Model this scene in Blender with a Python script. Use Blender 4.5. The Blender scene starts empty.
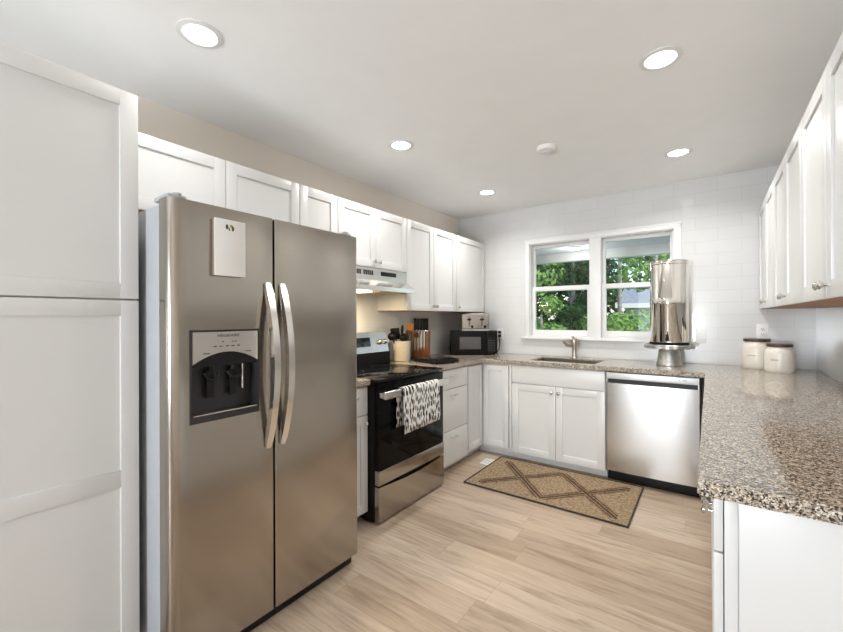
import bpy, bmesh, math, random
from mathutils import Vector, Matrix, Euler
R = math.radians
random.seed(7)
C = bpy.context.scene.collection
SC = bpy.context.scene

# ------------------------------------------------------------------ camera, sky, sun, daylight, fill lamps, exposure
FPX = 397.27
cam_d = bpy.data.cameras.new('camera')
cam_d.sensor_width = 36.0
cam_d.lens = 36.0 * FPX / 843.0
cam_d.shift_y = 1.5 / 843.0
cam_d.clip_start = 0.02
cam = bpy.data.objects.new('camera', cam_d)
C.objects.link(cam)
cam.matrix_world = Matrix.Translation((2.381, 0.0, 1.306)) @ Matrix.Rotation(R(35.908), 4, 'Z') @ Matrix.Rotation(R(90), 4, 'X') @ Matrix.Rotation(-0.003, 4, 'Z')
SC.camera = cam

world = bpy.data.worlds.new('sky')
SC.world = world
world.use_nodes = True
wn = world.node_tree
wn.nodes.clear()
w_out = wn.nodes.new('ShaderNodeOutputWorld')
w_bg = wn.nodes.new('ShaderNodeBackground')
w_sky = wn.nodes.new('ShaderNodeTexSky')
w_sky.sky_type = 'NISHITA'
w_sky.sun_disc = False
w_sky.sun_elevation = R(50)
w_sky.sun_rotation = R(120)
w_bg.inputs['Strength'].default_value = 0.32
wn.links.new(w_sky.outputs[0], w_bg.inputs[0])
wn.links.new(w_bg.outputs[0], w_out.inputs[0])

def lamp(name, kind, loc, energy, color=(1, 1, 1), **kw):
    d = bpy.data.lights.new(name, kind)
    d.energy = energy
    d.color = color
    for k, v in kw.items():
        if k not in ('aim', 'rot'):
            setattr(d, k, v)
    o = bpy.data.objects.new(name, d)
    C.objects.link(o)
    o.location = loc
    if 'aim' in kw:
        o.rotation_euler = Vector(kw['aim']).to_track_quat('-Z', 'Y').to_euler()
    return o

lamp('sun', 'SUN', (3, 2, 8), 2.6, (1.0, 0.95, 0.86), angle=R(1.5), aim=(-0.55, 0.55, -0.72))
# daylight falling in through the large rear window
lamp('rear_window_daylight', 'AREA', (1.55, -6.42, 1.35), 26, (0.88, 0.94, 1.0), shape='RECTANGLE', size=2.1, size_y=1.7, aim=(0.0, 1, 0.06))
# added fill lamp, aimed up to brighten the ceiling; no real fixture
lamp('added_ceiling_fill', 'AREA', (1.35, -4.2, 1.45), 8, (0.88, 0.94, 1.0), shape='DISK', size=1.5, aim=(0.03, 0.22, 1))
# added fill lamp behind the camera, evening out the kitchen brightness
lamp('added_kitchen_fill', 'AREA', (1.62, -3.6, 0.95), 52, (0.87, 0.935, 1.0), shape='RECTANGLE', size=0.75, size_y=0.7, spread=R(110), aim=(0.0, 0.9, 0.24))
DOWNLIGHT_W = 6.5
HOOD_W = 8.0

SC.view_settings.view_transform = 'Standard'
SC.view_settings.look = 'None'
SC.view_settings.exposure = 0.25
SC.view_settings.gamma = 1.0
SC.view_settings.use_curve_mapping = False

# ------------------------------------------------------------------ node helpers and materials
def new_mat(name):
    m = bpy.data.materials.new(name)
    m.use_nodes = True
    return m, m.node_tree.nodes, m.node_tree.links, m.node_tree.nodes['Principled BSDF']

def pset(b, color=None, rough=None, metal=None, spec=None, **kw):
    if color is not None: b.inputs['Base Color'].default_value = (*color, 1)
    if rough is not None: b.inputs['Roughness'].default_value = rough
    if metal is not None: b.inputs['Metallic'].default_value = metal
    if spec is not None: b.inputs['Specular IOR Level'].default_value = spec
    for k, v in kw.items():
        b.inputs[k].default_value = v

def coords(ns, ls, scale=(1, 1, 1), rot=(0, 0, 0), loc=(0, 0, 0)):
    tc = ns.new('ShaderNodeTexCoord')
    mp = ns.new('ShaderNodeMapping')
    mp.inputs['Scale'].default_value = scale
    mp.inputs['Rotation'].default_value = rot
    mp.inputs['Location'].default_value = loc
    ls.new(tc.outputs['Object'], mp.inputs['Vector'])
    return mp.outputs['Vector']

def noise(ns, ls, vec, scale, detail=3, rough=0.5):
    n = ns.new('ShaderNodeTexNoise')
    n.inputs['Scale'].default_value = scale
    n.inputs['Detail'].default_value = detail
    n.inputs['Roughness'].default_value = rough
    ls.new(vec, n.inputs['Vector'])
    return n

def ramp(ns, ls, fac, stops, interp='LINEAR'):
    r = ns.new('ShaderNodeValToRGB')
    r.color_ramp.interpolation = interp
    el = r.color_ramp.elements
    while len(el) < len(stops): el.new(0.5)
    for e, (p, c) in zip(el, stops):
        e.position = p
        e.color = (*c, 1) if len(c) == 3 else c
    ls.new(fac, r.inputs['Fac'])
    return r

def math_n(ns, ls, op, a, b=None, c=None):
    n = ns.new('ShaderNodeMath')
    n.operation = op
    for i, v in enumerate((a, b, c)):
        if v is None: continue
        if isinstance(v, (int, float)): n.inputs[i].default_value = v
        else: ls.new(v, n.inputs[i])
    return n.outputs[0]

def mixc(ns, ls, fac, a, b, blend='MIX'):
    n = ns.new('ShaderNodeMix')
    n.data_type = 'RGBA'
    n.blend_type = blend
    for k, v in ((0, fac), (6, a), (7, b)):
        if isinstance(v, (int, float)): n.inputs[k].default_value = v
        elif isinstance(v, tuple): n.inputs[k].default_value = (*v, 1)
        else: ls.new(v, n.inputs[k])
    return n.outputs[2]

def bump(ns, ls, b, height, strength=0.2, dist=0.002):
    n = ns.new('ShaderNodeBump')
    n.inputs['Strength'].default_value = strength
    n.inputs['Distance'].default_value = dist
    ls.new(height, n.inputs['Height'])
    ls.new(n.outputs[0], b.inputs['Normal'])

def plain(name, color, rough=0.5, metal=0.0, spec=0.5, var=0.03, scale=18, bstr=0.0, **kw):
    m, ns, ls, b = new_mat(name)
    pset(b, color, rough, metal, spec, **kw)
    v = coords(ns, ls)
    n = noise(ns, ls, v, scale)
    lo = tuple(max(0, c * (1 - var)) for c in color)
    hi = tuple(min(1, c * (1 + var)) for c in color)
    r = ramp(ns, ls, n.outputs['Fac'], [(0.3, lo), (0.7, hi)])
    ls.new(r.outputs[0], b.inputs['Base Color'])
    if bstr: bump(ns, ls, b, n.outputs['Fac'], bstr)
    return m

def brushed(name, color, rough, stretch, var=0.08, bstr=0.06):
    m, ns, ls, b = new_mat(name)
    pset(b, color, rough, 1.0)
    v = coords(ns, ls, stretch)
    n = noise(ns, ls, v, 60, 4, 0.6)
    r = ramp(ns, ls, n.outputs['Fac'], [(0.25, tuple(c * (1 - var) for c in color)), (0.75, tuple(min(1, c * (1 + var)) for c in color))])
    ls.new(r.outputs[0], b.inputs['Base Color'])
    rr = ramp(ns, ls, n.outputs['Fac'], [(0.2, (rough * 0.85,) * 3), (0.8, (rough * 1.15,) * 3)])
    ls.new(rr.outputs[0], b.inputs['Roughness'])
    bump(ns, ls, b, n.outputs['Fac'], bstr, 0.0006)
    return m

M = {}
M['white'] = plain('white_lacquer', (0.69, 0.688, 0.682), 0.32, var=0.008, scale=4)
M['paint'] = plain('ceiling_paint', (0.90, 0.90, 0.895), 0.9, var=0.01, scale=6, bstr=0.05)
M['beige_paint'] = plain('warm_wall_paint', (0.84, 0.775, 0.695), 0.85, var=0.012, scale=6, bstr=0.05)
M['trim'] = plain('white_trim_paint', (0.76, 0.755, 0.745), 0.35, var=0.006, scale=5)
M['steel_v'] = brushed('brushed_stainless_steel', (0.43, 0.395, 0.355), 0.19, (0.12, 4.0, 4.0), 0.025, 0.012)
M['steel_dw'] = brushed('brushed_dishwasher_steel', (0.66, 0.66, 0.655), 0.24, (0.12, 4.0, 4.0), 0.02, 0.012)
M['steel_handle'] = plain('satin_handle_steel', (0.74, 0.72, 0.69), 0.22, 1.0)
M['chrome'] = plain('polished_nickel', (0.72, 0.70, 0.67), 0.16, 1.0)
M['mirror_steel'] = plain('mirror_polished_steel', (0.80, 0.77, 0.72), 0.05, 1.0, var=0.01)
M['bronze_nickel'] = plain('warm_brushed_nickel', (0.50, 0.45, 0.39), 0.28, 1.0)
M['galv'] = plain('galvanized_metal', (0.52, 0.52, 0.505), 0.42, 1.0, var=0.25, scale=35)
M['grey_side'] = plain('grey_enamel', (0.40, 0.415, 0.435), 0.45, var=0.03)
M['grey_plastic'] = plain('dark_grey_plastic', (0.022, 0.022, 0.024), 0.35)
M['black_glass'] = plain('black_ceramic_glass', (0.003, 0.003, 0.0035), 0.05, spec=0.35, var=0.05)
M['oven_glass'] = plain('black_oven_glass', (0.003, 0.003, 0.0035), 0.06, spec=0.12)
M['black_enamel'] = plain('black_enamel', (0.004, 0.004, 0.0045), 0.3, spec=0.25)
M['black_plastic'] = plain('black_plastic', (0.006, 0.006, 0.007), 0.4, spec=0.3)
M['black_rubber'] = plain('black_rubber', (0.01, 0.01, 0.01), 0.7, spec=0.2)
M['smoked'] = plain('smoked_oven_glass', (0.005, 0.005, 0.006), 0.08, spec=0.15)
M['white_plastic'] = plain('white_plastic', (0.82, 0.81, 0.79), 0.4, var=0.01)
M['paper'] = plain('white_paper', (0.83, 0.82, 0.80), 0.8, var=0.01)
M['ink'] = plain('dark_ink', (0.05, 0.05, 0.05), 0.7)
M['gold_ink'] = plain('golden_leaf_print', (0.35, 0.26, 0.08), 0.6)
M['green_ink'] = plain('green_leaf_print', (0.05, 0.10, 0.05), 0.7)
M['cream'] = plain('cream_stoneware', (0.78, 0.70, 0.56), 0.45, var=0.04, scale=30)
M['canister'] = plain('ivory_glazed_ceramic', (0.78, 0.735, 0.66), 0.3, var=0.015)
M['lid_wood'] = plain('dark_walnut_lid', (0.075, 0.035, 0.022), 0.4, var=0.2, scale=40)
M['cloth_white'] = plain('white_backing_cloth', (0.80, 0.79, 0.77), 0.95, var=0.02)
M['concrete'] = plain('pale_concrete', (0.45, 0.44, 0.42), 0.9, var=0.1)
M['soffit'] = plain('grey_porch_soffit', (0.74, 0.76, 0.78), 0.8, var=0.02)
M['siding'] = plain('pale_house_siding', (0.50, 0.51, 0.52), 0.8, var=0.03)
M['shingle'] = plain('grey_roof_shingle', (0.25, 0.27, 0.30), 0.9, var=0.25, scale=9)
M['bark'] = plain('pale_grey_bark', (0.30, 0.27, 0.24), 0.9, var=0.3, scale=14)
M['soil'] = plain('lawn_green', (0.10, 0.20, 0.04), 0.95, var=0.4, scale=6)

def emissive(name, color, strength):
    m, ns, ls, b = new_mat(name)
    pset(b, (0.9, 0.9, 0.88), 0.5)
    b.inputs['Emission Color'].default_value = (*color, 1)
    b.inputs['Emission Strength'].default_value = strength
    return m
M['lamp'] = emissive('lit_lamp_lens', (1.0, 0.985, 0.96), 9.0)
M['porch_lens'] = emissive('lit_porch_lens', (1.0, 0.98, 0.94), 1.6)
M['hood_lamp'] = emissive('lit_warm_hood_lens', (1.0, 0.82, 0.50), 5.0)

def wood(name, lo, hi, stretch, scale=9, rough=0.45):
    m, ns, ls, b = new_mat(name)
    v = coords(ns, ls, stretch)
    n = noise(ns, ls, v, scale, 5, 0.6)
    r = ramp(ns, ls, n.outputs['Fac'], [(0.3, lo), (0.7, hi)])
    ls.new(r.outputs[0], b.inputs['Base Color'])
    pset(b, rough=rough)
    bump(ns, ls, b, n.outputs['Fac'], 0.08)
    return m
M['orange_wood'] = wood('orange_birch_underside', (0.42, 0.20, 0.085), (0.54, 0.28, 0.13), (6, 0.5, 6))
M['acacia'] = wood('red_brown_acacia', (0.24, 0.07, 0.022), (0.42, 0.15, 0.05), (8, 8, 0.8))
M['olive_wood'] = wood('orange_olive_wood', (0.42, 0.13, 0.02), (0.66, 0.28, 0.06), (10, 10, 1.2))

# glass that lets daylight through and mirrors a little
def glass_mat():
    m, ns, ls, b = new_mat('window_glass')
    out = ns['Material Output']
    tr = ns.new('ShaderNodeBsdfTransparent')
    tr.inputs[0].default_value = (0.96, 0.98, 0.97, 1)
    gl = ns.new('ShaderNodeBsdfGlossy')
    gl.inputs['Roughness'].default_value = 0.01
    fr = ns.new('ShaderNodeFresnel')
    fr.inputs['IOR'].default_value = 1.35
    mx = ns.new('ShaderNodeMixShader')
    ls.new(fr.outputs[0], mx.inputs[0]); ls.new(tr.outputs[0], mx.inputs[1]); ls.new(gl.outputs[0], mx.inputs[2])
    ls.new(mx.outputs[0], out.inputs['Surface'])
    return m
M['glass'] = glass_mat()

def tile_mat(name, rot, c1=(0.68, 0.678, 0.672)):
    m, ns, ls, b = new_mat(name)
    v = coords(ns, ls, rot=rot)
    br = ns.new('ShaderNodeTexBrick')
    br.offset = 0.5
    br.inputs['Scale'].default_value = 1.0
    br.inputs['Brick Width'].default_value = 0.305
    br.inputs['Row Height'].default_value = 0.1016
    br.inputs['Mortar Size'].default_value = 0.0014
    br.inputs['Mortar Smooth'].default_value = 0.2
    br.inputs['Color1'].default_value = (*c1, 1)
    br.inputs['Color2'].default_value = (*(c * 0.975 for c in c1), 1)
    br.inputs['Mortar'].default_value = (*(c * 0.84 for c in c1), 1)
    ls.new(v, br.inputs['Vector'])
    ls.new(br.outputs['Color'], b.inputs['Base Color'])
    pset(b, rough=0.13, spec=0.5)
    inv = math_n(ns, ls, 'SUBTRACT', 1.0, br.outputs['Fac'])
    wob = noise(ns, ls, v, 3.0, 1)
    h = math_n(ns, ls, 'MULTIPLY_ADD', wob.outputs['Fac'], 0.5, inv)
    bump(ns, ls, b, h, 0.35, 0.0012)
    return m
M['tile_back'] = tile_mat('white_glazed_tile', (R(-90), 0, 0))      # wall plane x,z
M['tile_side'] = tile_mat('white_glazed_tile_side', (R(-90), 0, R(-90)))  # wall plane y,z

def granite_mat():
    m, ns, ls, b = new_mat('speckled_granite')
    v = coords(ns, ls)
    warp = noise(ns, ls, v, 60, 2)
    vv = ns.new('ShaderNodeVectorMath'); vv.operation = 'MULTIPLY_ADD'
    ls.new(warp.outputs['Color'], vv.inputs[0]); vv.inputs[1].default_value = (0.010, 0.010, 0.010); ls.new(v, vv.inputs[2])
    vo = ns.new('ShaderNodeTexVoronoi'); vo.inputs['Scale'].default_value = 290
    ls.new(vv.outputs[0], vo.inputs['Vector'])
    sep = ns.new('ShaderNodeSeparateColor'); ls.new(vo.outputs['Color'], sep.inputs[0])
    cell = ramp(ns, ls, sep.outputs[0], [(0.0, (0.013, 0.014, 0.018)), (0.19, (0.09, 0.09, 0.098)), (0.30, (0.27, 0.22, 0.165)), (0.42, (0.45, 0.365, 0.27)), (0.62, (0.60, 0.515, 0.405)), (0.82, (0.74, 0.70, 0.635)), (0.96, (0.30, 0.19, 0.10))], 'CONSTANT')
    big = noise(ns, ls, v, 48, 4, 0.65)
    dark = ramp(ns, ls, big.outputs['Fac'], [(0.36, (0.42, 0.41, 0.41)), (0.50, (1, 1, 1))])
    col = mixc(ns, ls, 0.75, cell.outputs[0], dark.outputs[0], 'MULTIPLY')
    ls.new(col, b.inputs['Base Color'])
    pset(b, rough=0.09, spec=0.75)
    return m
M['granite'] = granite_mat()

def floor_mat():
    m, ns, ls, b = new_mat('pale_oak_planks')
    tc = ns.new('ShaderNodeTexCoord')
    sep = ns.new('ShaderNodeSeparateXYZ'); ls.new(tc.outputs['Object'], sep.inputs[0])
    PW, PL = 0.182, 1.22
    ry = math_n(ns, ls, 'DIVIDE', sep.outputs[1], PW)
    row = math_n(ns, ls, 'FLOOR', ry)
    wn1 = ns.new('ShaderNodeTexWhiteNoise'); wn1.noise_dimensions = '1D'; ls.new(row, wn1.inputs['W'])
    rx = math_n(ns, ls, 'ADD', math_n(ns, ls, 'DIVIDE', sep.outputs[0], PL), math_n(ns, ls, 'MULTIPLY', wn1.outputs['Value'], 7.3))
    col_i = math_n(ns, ls, 'FLOOR', rx)
    cb = ns.new('ShaderNodeCombineXYZ'); ls.new(col_i, cb.inputs[0]); ls.new(row, cb.inputs[1])
    wn2 = ns.new('ShaderNodeTexWhiteNoise'); wn2.noise_dimensions = '2D'; ls.new(cb.outputs[0], wn2.inputs['Vector'])
    plank = wn2.outputs['Value']
    # grain, shifted per plank so that it never runs across a joint
    cb2 = ns.new('ShaderNodeCombineXYZ')
    ls.new(math_n(ns, ls, 'MULTIPLY', sep.outputs[0], 1.3), cb2.inputs[0])
    ls.new(math_n(ns, ls, 'MULTIPLY', sep.outputs[1], 14.0), cb2.inputs[1])
    ls.new(math_n(ns, ls, 'MULTIPLY', plank, 37.0), cb2.inputs[2])
    g1 = noise(ns, ls, cb2.outputs[0], 1.6, 5, 0.62)
    g1.inputs['Distortion'].default_value = 1.1
    g2 = noise(ns, ls, cb2.outputs[0], 7.0, 4, 0.6)
    base = ramp(ns, ls, plank, [(0.0, (0.385, 0.292, 0.212)), (0.5, (0.465, 0.365, 0.275)), (1.0, (0.55, 0.448, 0.35))])
    grain = ramp(ns, ls, g1.outputs['Fac'], [(0.30, (0.58, 0.53, 0.48)), (0.47, (0.95, 0.94, 0.93)), (0.7, (1.14, 1.14, 1.14))])
    c1 = mixc(ns, ls, 0.85, base.outputs[0], grain.outputs[0], 'MULTIPLY')
    fine = ramp(ns, ls, g2.outputs['Fac'], [(0.32, (0.84, 0.82, 0.80)), (0.55, (1, 1, 1))])
    c2 = mixc(ns, ls, 0.6, c1, fine.outputs[0], 'MULTIPLY')
    fy = math_n(ns, ls, 'FRACT', ry); fx = math_n(ns, ls, 'FRACT', rx)
    ey = math_n(ns, ls, 'LESS_THAN', math_n(ns, ls, 'MINIMUM', fy, math_n(ns, ls, 'SUBTRACT', 1.0, fy)), 0.008)
    ex = math_n(ns, ls, 'LESS_THAN', math_n(ns, ls, 'MINIMUM', fx, math_n(ns, ls, 'SUBTRACT', 1.0, fx)), 0.0013)
    e = math_n(ns, ls, 'MAXIMUM', ex, ey)
    c3 = mixc(ns, ls, math_n(ns, ls, 'MULTIPLY', e, 0.32), c2, (0.16, 0.11, 0.075))
    ls.new(c3, b.inputs['Base Color'])
    pset(b, rough=0.42, spec=0.4)
    bump(ns, ls, b, math_n(ns, ls, 'SUBTRACT', g2.outputs['Fac'], e), 0.08, 0.001)
    return m
M['floor'] = floor_mat()

def rug_mat():
    m, ns, ls, b = new_mat('woven_jute')
    tc = ns.new('ShaderNodeTexCoord')
    sep = ns.new('ShaderNodeSeparateXYZ'); ls.new(tc.outputs['Object'], sep.inputs[0])
    u, v = sep.outputs[0], sep.outputs[1]          # 0..1.16, 0..0.70
    uu = math_n(ns, ls, 'ABSOLUTE', math_n(ns, ls, 'SUBTRACT', math_n(ns, ls, 'MODULO', math_n(ns, ls, 'SUBTRACT', u, 0.09 - 0.495), 0.495), 0.2475))
    av = math_n(ns, ls, 'ABSOLUTE', math_n(ns, ls, 'SUBTRACT', v, 0.345))
    d = math_n(ns, ls, 'ABSOLUTE', math_n(ns, ls, 'SUBTRACT', av, math_n(ns, ls, 'MULTIPLY', uu, 1.1)))
    band = math_n(ns, ls, 'LESS_THAN', d, 0.062)
    stripe = math_n(ns, ls, 'GREATER_THAN', math_n(ns, ls, 'SINE', math_n(ns, ls, 'MULTIPLY', d, 210.0)), -0.45)
    inside = math_n(ns, ls, 'MULTIPLY', math_n(ns, ls, 'LESS_THAN', av, 0.285), math_n(ns, ls, 'LESS_THAN', math_n(ns, ls, 'ABSOLUTE', math_n(ns, ls, 'SUBTRACT', u, 0.585)), 0.50))
    pat = math_n(ns, ls, 'MULTIPLY', math_n(ns, ls, 'MULTIPLY', band, stripe), inside)
    wv = math_n(ns, ls, 'MULTIPLY', math_n(ns, ls, 'SINE', math_n(ns, ls, 'MULTIPLY', u, 520.0)), math_n(ns, ls, 'SINE', math_n(ns, ls, 'MULTIPLY', v, 420.0)))
    n = noise(ns, ls, coords(ns, ls, (0.6, 1.5, 1)), 95, 3, 0.7)
    jit = math_n(ns, ls, 'ADD', math_n(ns, ls, 'MULTIPLY', wv, 0.22), n.outputs['Fac'])
    tan = ramp(ns, ls, jit, [(0.34, (0.08, 0.05, 0.028)), (0.5, (0.29, 0.205, 0.125)), (0.66, (0.52, 0.40, 0.27))])
    brown = ramp(ns, ls, jit, [(0.3, (0.04, 0.022, 0.014)), (0.7, (0.14, 0.085, 0.052))])
    c = mixc(ns, ls, math_n(ns, ls, 'MULTIPLY', pat, 1.0), tan.outputs[0], brown.outputs[0])
    ls.new(c, b.inputs['Base Color'])
    pset(b, rough=0.95, spec=0.1)
    bump(ns, ls, b, jit, 0.6, 0.004)
    return m
M['rug'] = rug_mat()
M['rug_edge'] = plain('dark_rug_binding', (0.045, 0.036, 0.03), 0.95, var=0.3, scale=90)

def towel_mat():
    m, ns, ls, b = new_mat('black_dash_print_cotton')
    tc = ns.new('ShaderNodeTexCoord')
    sp_ = ns.new('ShaderNodeSeparateXYZ'); ls.new(tc.outputs['Object'], sp_.inputs[0])
    cx_ = ns.new('ShaderNodeCombineXYZ')
    ls.new(math_n(ns, ls, 'MULTIPLY', sp_.outputs[1], 60.0), cx_.inputs[0]); ls.new(math_n(ns, ls, 'MULTIPLY', sp_.outputs[2], 18.0), cx_.inputs[1])
    v = cx_.outputs[0]
    vo = ns.new('ShaderNodeTexVoronoi'); vo.voronoi_dimensions = '2D'; vo.inputs['Scale'].default_value = 1.0; vo.inputs['Randomness'].default_value = 0.75
    ls.new(v, vo.inputs['Vector'])
    d = ramp(ns, ls, vo.outputs['Distance'], [(0.33, (0.02, 0.02, 0.022)), (0.38, (0.78, 0.77, 0.75))])
    ls.new(d.outputs[0], b.inputs['Base Color'])
    pset(b, rough=0.95, spec=0.1)
    return m
M['towel'] = towel_mat()

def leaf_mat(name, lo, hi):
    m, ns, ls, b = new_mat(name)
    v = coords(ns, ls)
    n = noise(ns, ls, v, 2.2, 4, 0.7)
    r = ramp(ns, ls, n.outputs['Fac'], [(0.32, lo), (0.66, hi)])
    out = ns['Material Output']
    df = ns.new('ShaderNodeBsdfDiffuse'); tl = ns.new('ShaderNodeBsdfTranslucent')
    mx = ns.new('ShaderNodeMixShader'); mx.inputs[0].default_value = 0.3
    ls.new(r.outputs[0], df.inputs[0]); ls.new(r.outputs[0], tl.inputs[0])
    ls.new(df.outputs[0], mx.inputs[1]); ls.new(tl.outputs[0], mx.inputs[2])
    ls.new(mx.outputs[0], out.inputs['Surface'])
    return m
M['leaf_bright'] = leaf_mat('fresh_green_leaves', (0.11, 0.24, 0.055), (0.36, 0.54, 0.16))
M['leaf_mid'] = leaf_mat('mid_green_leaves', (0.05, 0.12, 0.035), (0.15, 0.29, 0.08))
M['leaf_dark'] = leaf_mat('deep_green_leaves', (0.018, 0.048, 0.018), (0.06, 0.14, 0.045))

# ------------------------------------------------------------------ mesh builder
class MB:
    def __init__(self):
        self.bm = bmesh.new()
    def box(self, x0, x1, y0, y1, z0, z1, bev=0.0, seg=2):
        r = bmesh.ops.create_cube(self.bm, size=1.0, matrix=Matrix.Translation(((x0 + x1) / 2, (y0 + y1) / 2, (z0 + z1) / 2)) @ Matrix.Diagonal((abs(x1 - x0), abs(y1 - y0), abs(z1 - z0), 1)))
        if bev > 0:
            es = list({e for v in r['verts'] for e in v.link_edges})
            bmesh.ops.bevel(self.bm, geom=es, offset=bev, segments=seg, profile=0.6, affect='EDGES')
        return self
    def cone(self, p0, p1, r0, r1=None, n=20):
        p0, p1 = Vector(p0), Vector(p1)
        r1 = r0 if r1 is None else r1
        d = p1 - p0
        q = d.to_track_quat('Z', 'Y').to_matrix().to_4x4()
        bmesh.ops.create_cone(self.bm, cap_ends=True, segments=n, radius1=r0, radius2=r1, depth=d.length, matrix=Matrix.Translation((p0 + p1) / 2) @ q)
        return self
    def ball(self, c, r, sx=1, sy=1, sz=1, u=16, v=10):
        bmesh.ops.create_uvsphere(self.bm, u_segments=u, v_segments=v, radius=r, matrix=Matrix.Translation(c) @ Matrix.Diagonal((sx, sy, sz, 1)))
        return self
    def lathe(self, prof, c=(0, 0, 0), n=32, axis='Z', close=False):
        rings = []
        for (r, h) in prof:
            ring = []
            if r < 1e-6:
                ring = [self._pt(c, axis, 0, 0, h)] * 1
                rings.append([self.bm.verts.new(ring[0])])
                continue
            for i in range(n):
                a = 2 * math.pi * i / n
                ring.append(self.bm.verts.new(self._pt(c, axis, r * math.cos(a), r * math.sin(a), h)))
            rings.append(ring)
        for a, b in zip(rings, rings[1:]):
            for i in range(n):
                j = (i + 1) % n
                if len(a) == 1 and len(b) == 1: continue
                if len(a) == 1: self.bm.faces.new((a[0], b[j], b[i]))
                elif len(b) == 1: self.bm.faces.new((a[i], a[j], b[0]))
                else: self.bm.faces.new((a[i], a[j], b[j], b[i]))
        return self
    def _pt(self, c, axis, a, b, h):
        if axis == 'Z': return (c[0] + a, c[1] + b, c[2] + h)
        if axis == 'Y': return (c[0] + a, c[1] + h, c[2] + b)
        return (c[0] + h, c[1] + a, c[2] + b)
    def prism(self, poly, axis, a0, a1):
        """poly: list of 2-D points; axis X: (y,z), Y: (x,z), Z: (x,y)"""
        def P(p, a):
            return {'X': (a, p[0], p[1]), 'Y': (p[0], a, p[1]), 'Z': (p[0], p[1], a)}[axis]
        v0 = [self.bm.verts.new(P(p, a0)) for p in poly]
        v1 = [self.bm.verts.new(P(p, a1)) for p in poly]
        n = len(poly)
        self.bm.faces.new(v0); self.bm.faces.new(v1)
        for i in range(n):
            j = (i + 1) % n
            self.bm.faces.new((v0[i], v0[j], v1[j], v1[i]))
        return self
    def tube(self, pts, r, n=10, radii=None):
        pts = [Vector(p) for p in pts]
        rings = []
        prev = None
        for i, p in enumerate(pts):
            t = (pts[min(i + 1, len(pts) - 1)] - pts[max(i - 1, 0)]).normalized()
            ref = prev if prev is not None else (Vector((0, 0, 1)) if abs(t.z) < 0.9 else Vector((1, 0, 0)))
            a = t.cross(ref).normalized(); b = a.cross(t).normalized()
            prev = b
            rr = radii[i] if radii else r
            rings.append([self.bm.verts.new(p + (a * math.cos(2 * math.pi * k / n) + b * math.sin(2 * math.pi * k / n)) * rr) for k in range(n)])
        for a, b in zip(rings, rings[1:]):
            for k in range(n):
                j = (k + 1) % n
                self.bm.faces.new((a[k], a[j], b[j], b[k]))
        self.bm.faces.new(rings[0]); self.bm.faces.new(rings[-1])
        return self
    def xf(self, mat):
        bmesh.ops.transform(self.bm, matrix=mat, verts=self.bm.verts)
        return self
    def build(self, name, mat, parent=None, smooth=32, label=None, loc=None, solid=None):
        bm = self.bm
        bmesh.ops.recalc_face_normals(bm, faces=bm.faces)
        me = bpy.data.meshes.new(name)
        bm.to_mesh(me); bm.free()
        if smooth:
            for p in me.polygons: p.use_smooth = True
            me.set_sharp_from_angle(angle=R(smooth))
        me.materials.append(mat)
        o = bpy.data.objects.new(name, me)
        C.objects.link(o)
        if parent is not None: o.parent = parent
        if loc is not None: o.location = loc
        if label: o['label'] = label
        return o

def box_mb(*a, **k): return MB().box(*a, **k)

def tag(o, label, cat, group=None):
    o['label'] = label; o['category'] = cat
    if group: o['group'] = group
    return o

def thing(name, label, cat, loc=(0, 0, 0), rotz=0, group=None):
    o = bpy.data.objects.new(name, None)
    o.empty_display_size = 0.05
    C.objects.link(o)
    o.location = loc
    o.rotation_euler = (0, 0, R(rotz))
    return tag(o, label, cat, group)

def struct(o):
    o['kind'] = 'structure'
    return o

def dup(root, loc, rotz=None, label=None, group=None):
    r = root.copy(); C.objects.link(r); r.location = loc
    if rotz is not None: r.rotation_euler = (0, 0, R(rotz))
    if label: r['label'] = label
    if group: r['group'] = group
    for ch in list(root.children):
        c = ch.copy(); C.objects.link(c); c.parent = r
        for g in list(ch.children):
            d = g.copy(); C.objects.link(d); d.parent = c
    return r

# ------------------------------------------------------------------ the room
W, D, H = 3.02, 4.044, 2.455
REAR = -6.5
struct(box_mb(-0.14, W + 0.14, REAR - 0.14, D + 0.14, -0.10, 0.0).build('floor', M['floor'], smooth=0))
struct(box_mb(-0.14, W + 0.14, REAR - 0.14, D + 0.14, H, H + 0.12).build('ceiling', M['paint'], smooth=0))
struct(box_mb(-0.14, 0.0, REAR - 0.14, D + 0.14, 0.0, H).build('wall_left', M['beige_paint'], smooth=0))
struct(box_mb(W, W + 0.14, REAR - 0.14, D + 0.14, 0.0, H).build('wall_right', M['beige_paint'], smooth=0))
# glazed tile on the side walls between worktop and upper cabinets
struct(box_mb(0.0, 0.006, 1.55, D, 0.915, 1.72).build('trim_1', M['tile_side'], smooth=0))
struct(box_mb(W - 0.006, W, 1.165, D, 0.915, 1.40).build('trim_2', M['tile_side'], smooth=0))
# back wall with the window opening
OX0, OX1, OZ0, OZ1 = 0.852, 2.138, 1.10, 2.068
mb = MB()
mb.box(0, OX0, D, D + 0.14, 0, H); mb.box(OX1, W, D, D + 0.14, 0, H)
mb.box(OX0, OX1, D, D + 0.14, 0, OZ0); mb.box(OX0, OX1, D, D + 0.14, OZ1, H)
struct(mb.build('wall_back', M['tile_back'], smooth=0))
# rear wall with a large window, behind the camera
mb = MB()
mb.box(0, 0.45, REAR - 0.14, REAR, 0, H); mb.box(2.65, W, REAR - 0.14, REAR, 0, H)
mb.box(0.45, 2.65, REAR - 0.14, REAR, 0, 0.45); mb.box(0.45, 2.65, REAR - 0.14, REAR, 2.25, H)
struct(mb.build('wall_rear', M['paint'], smooth=0))

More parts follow.
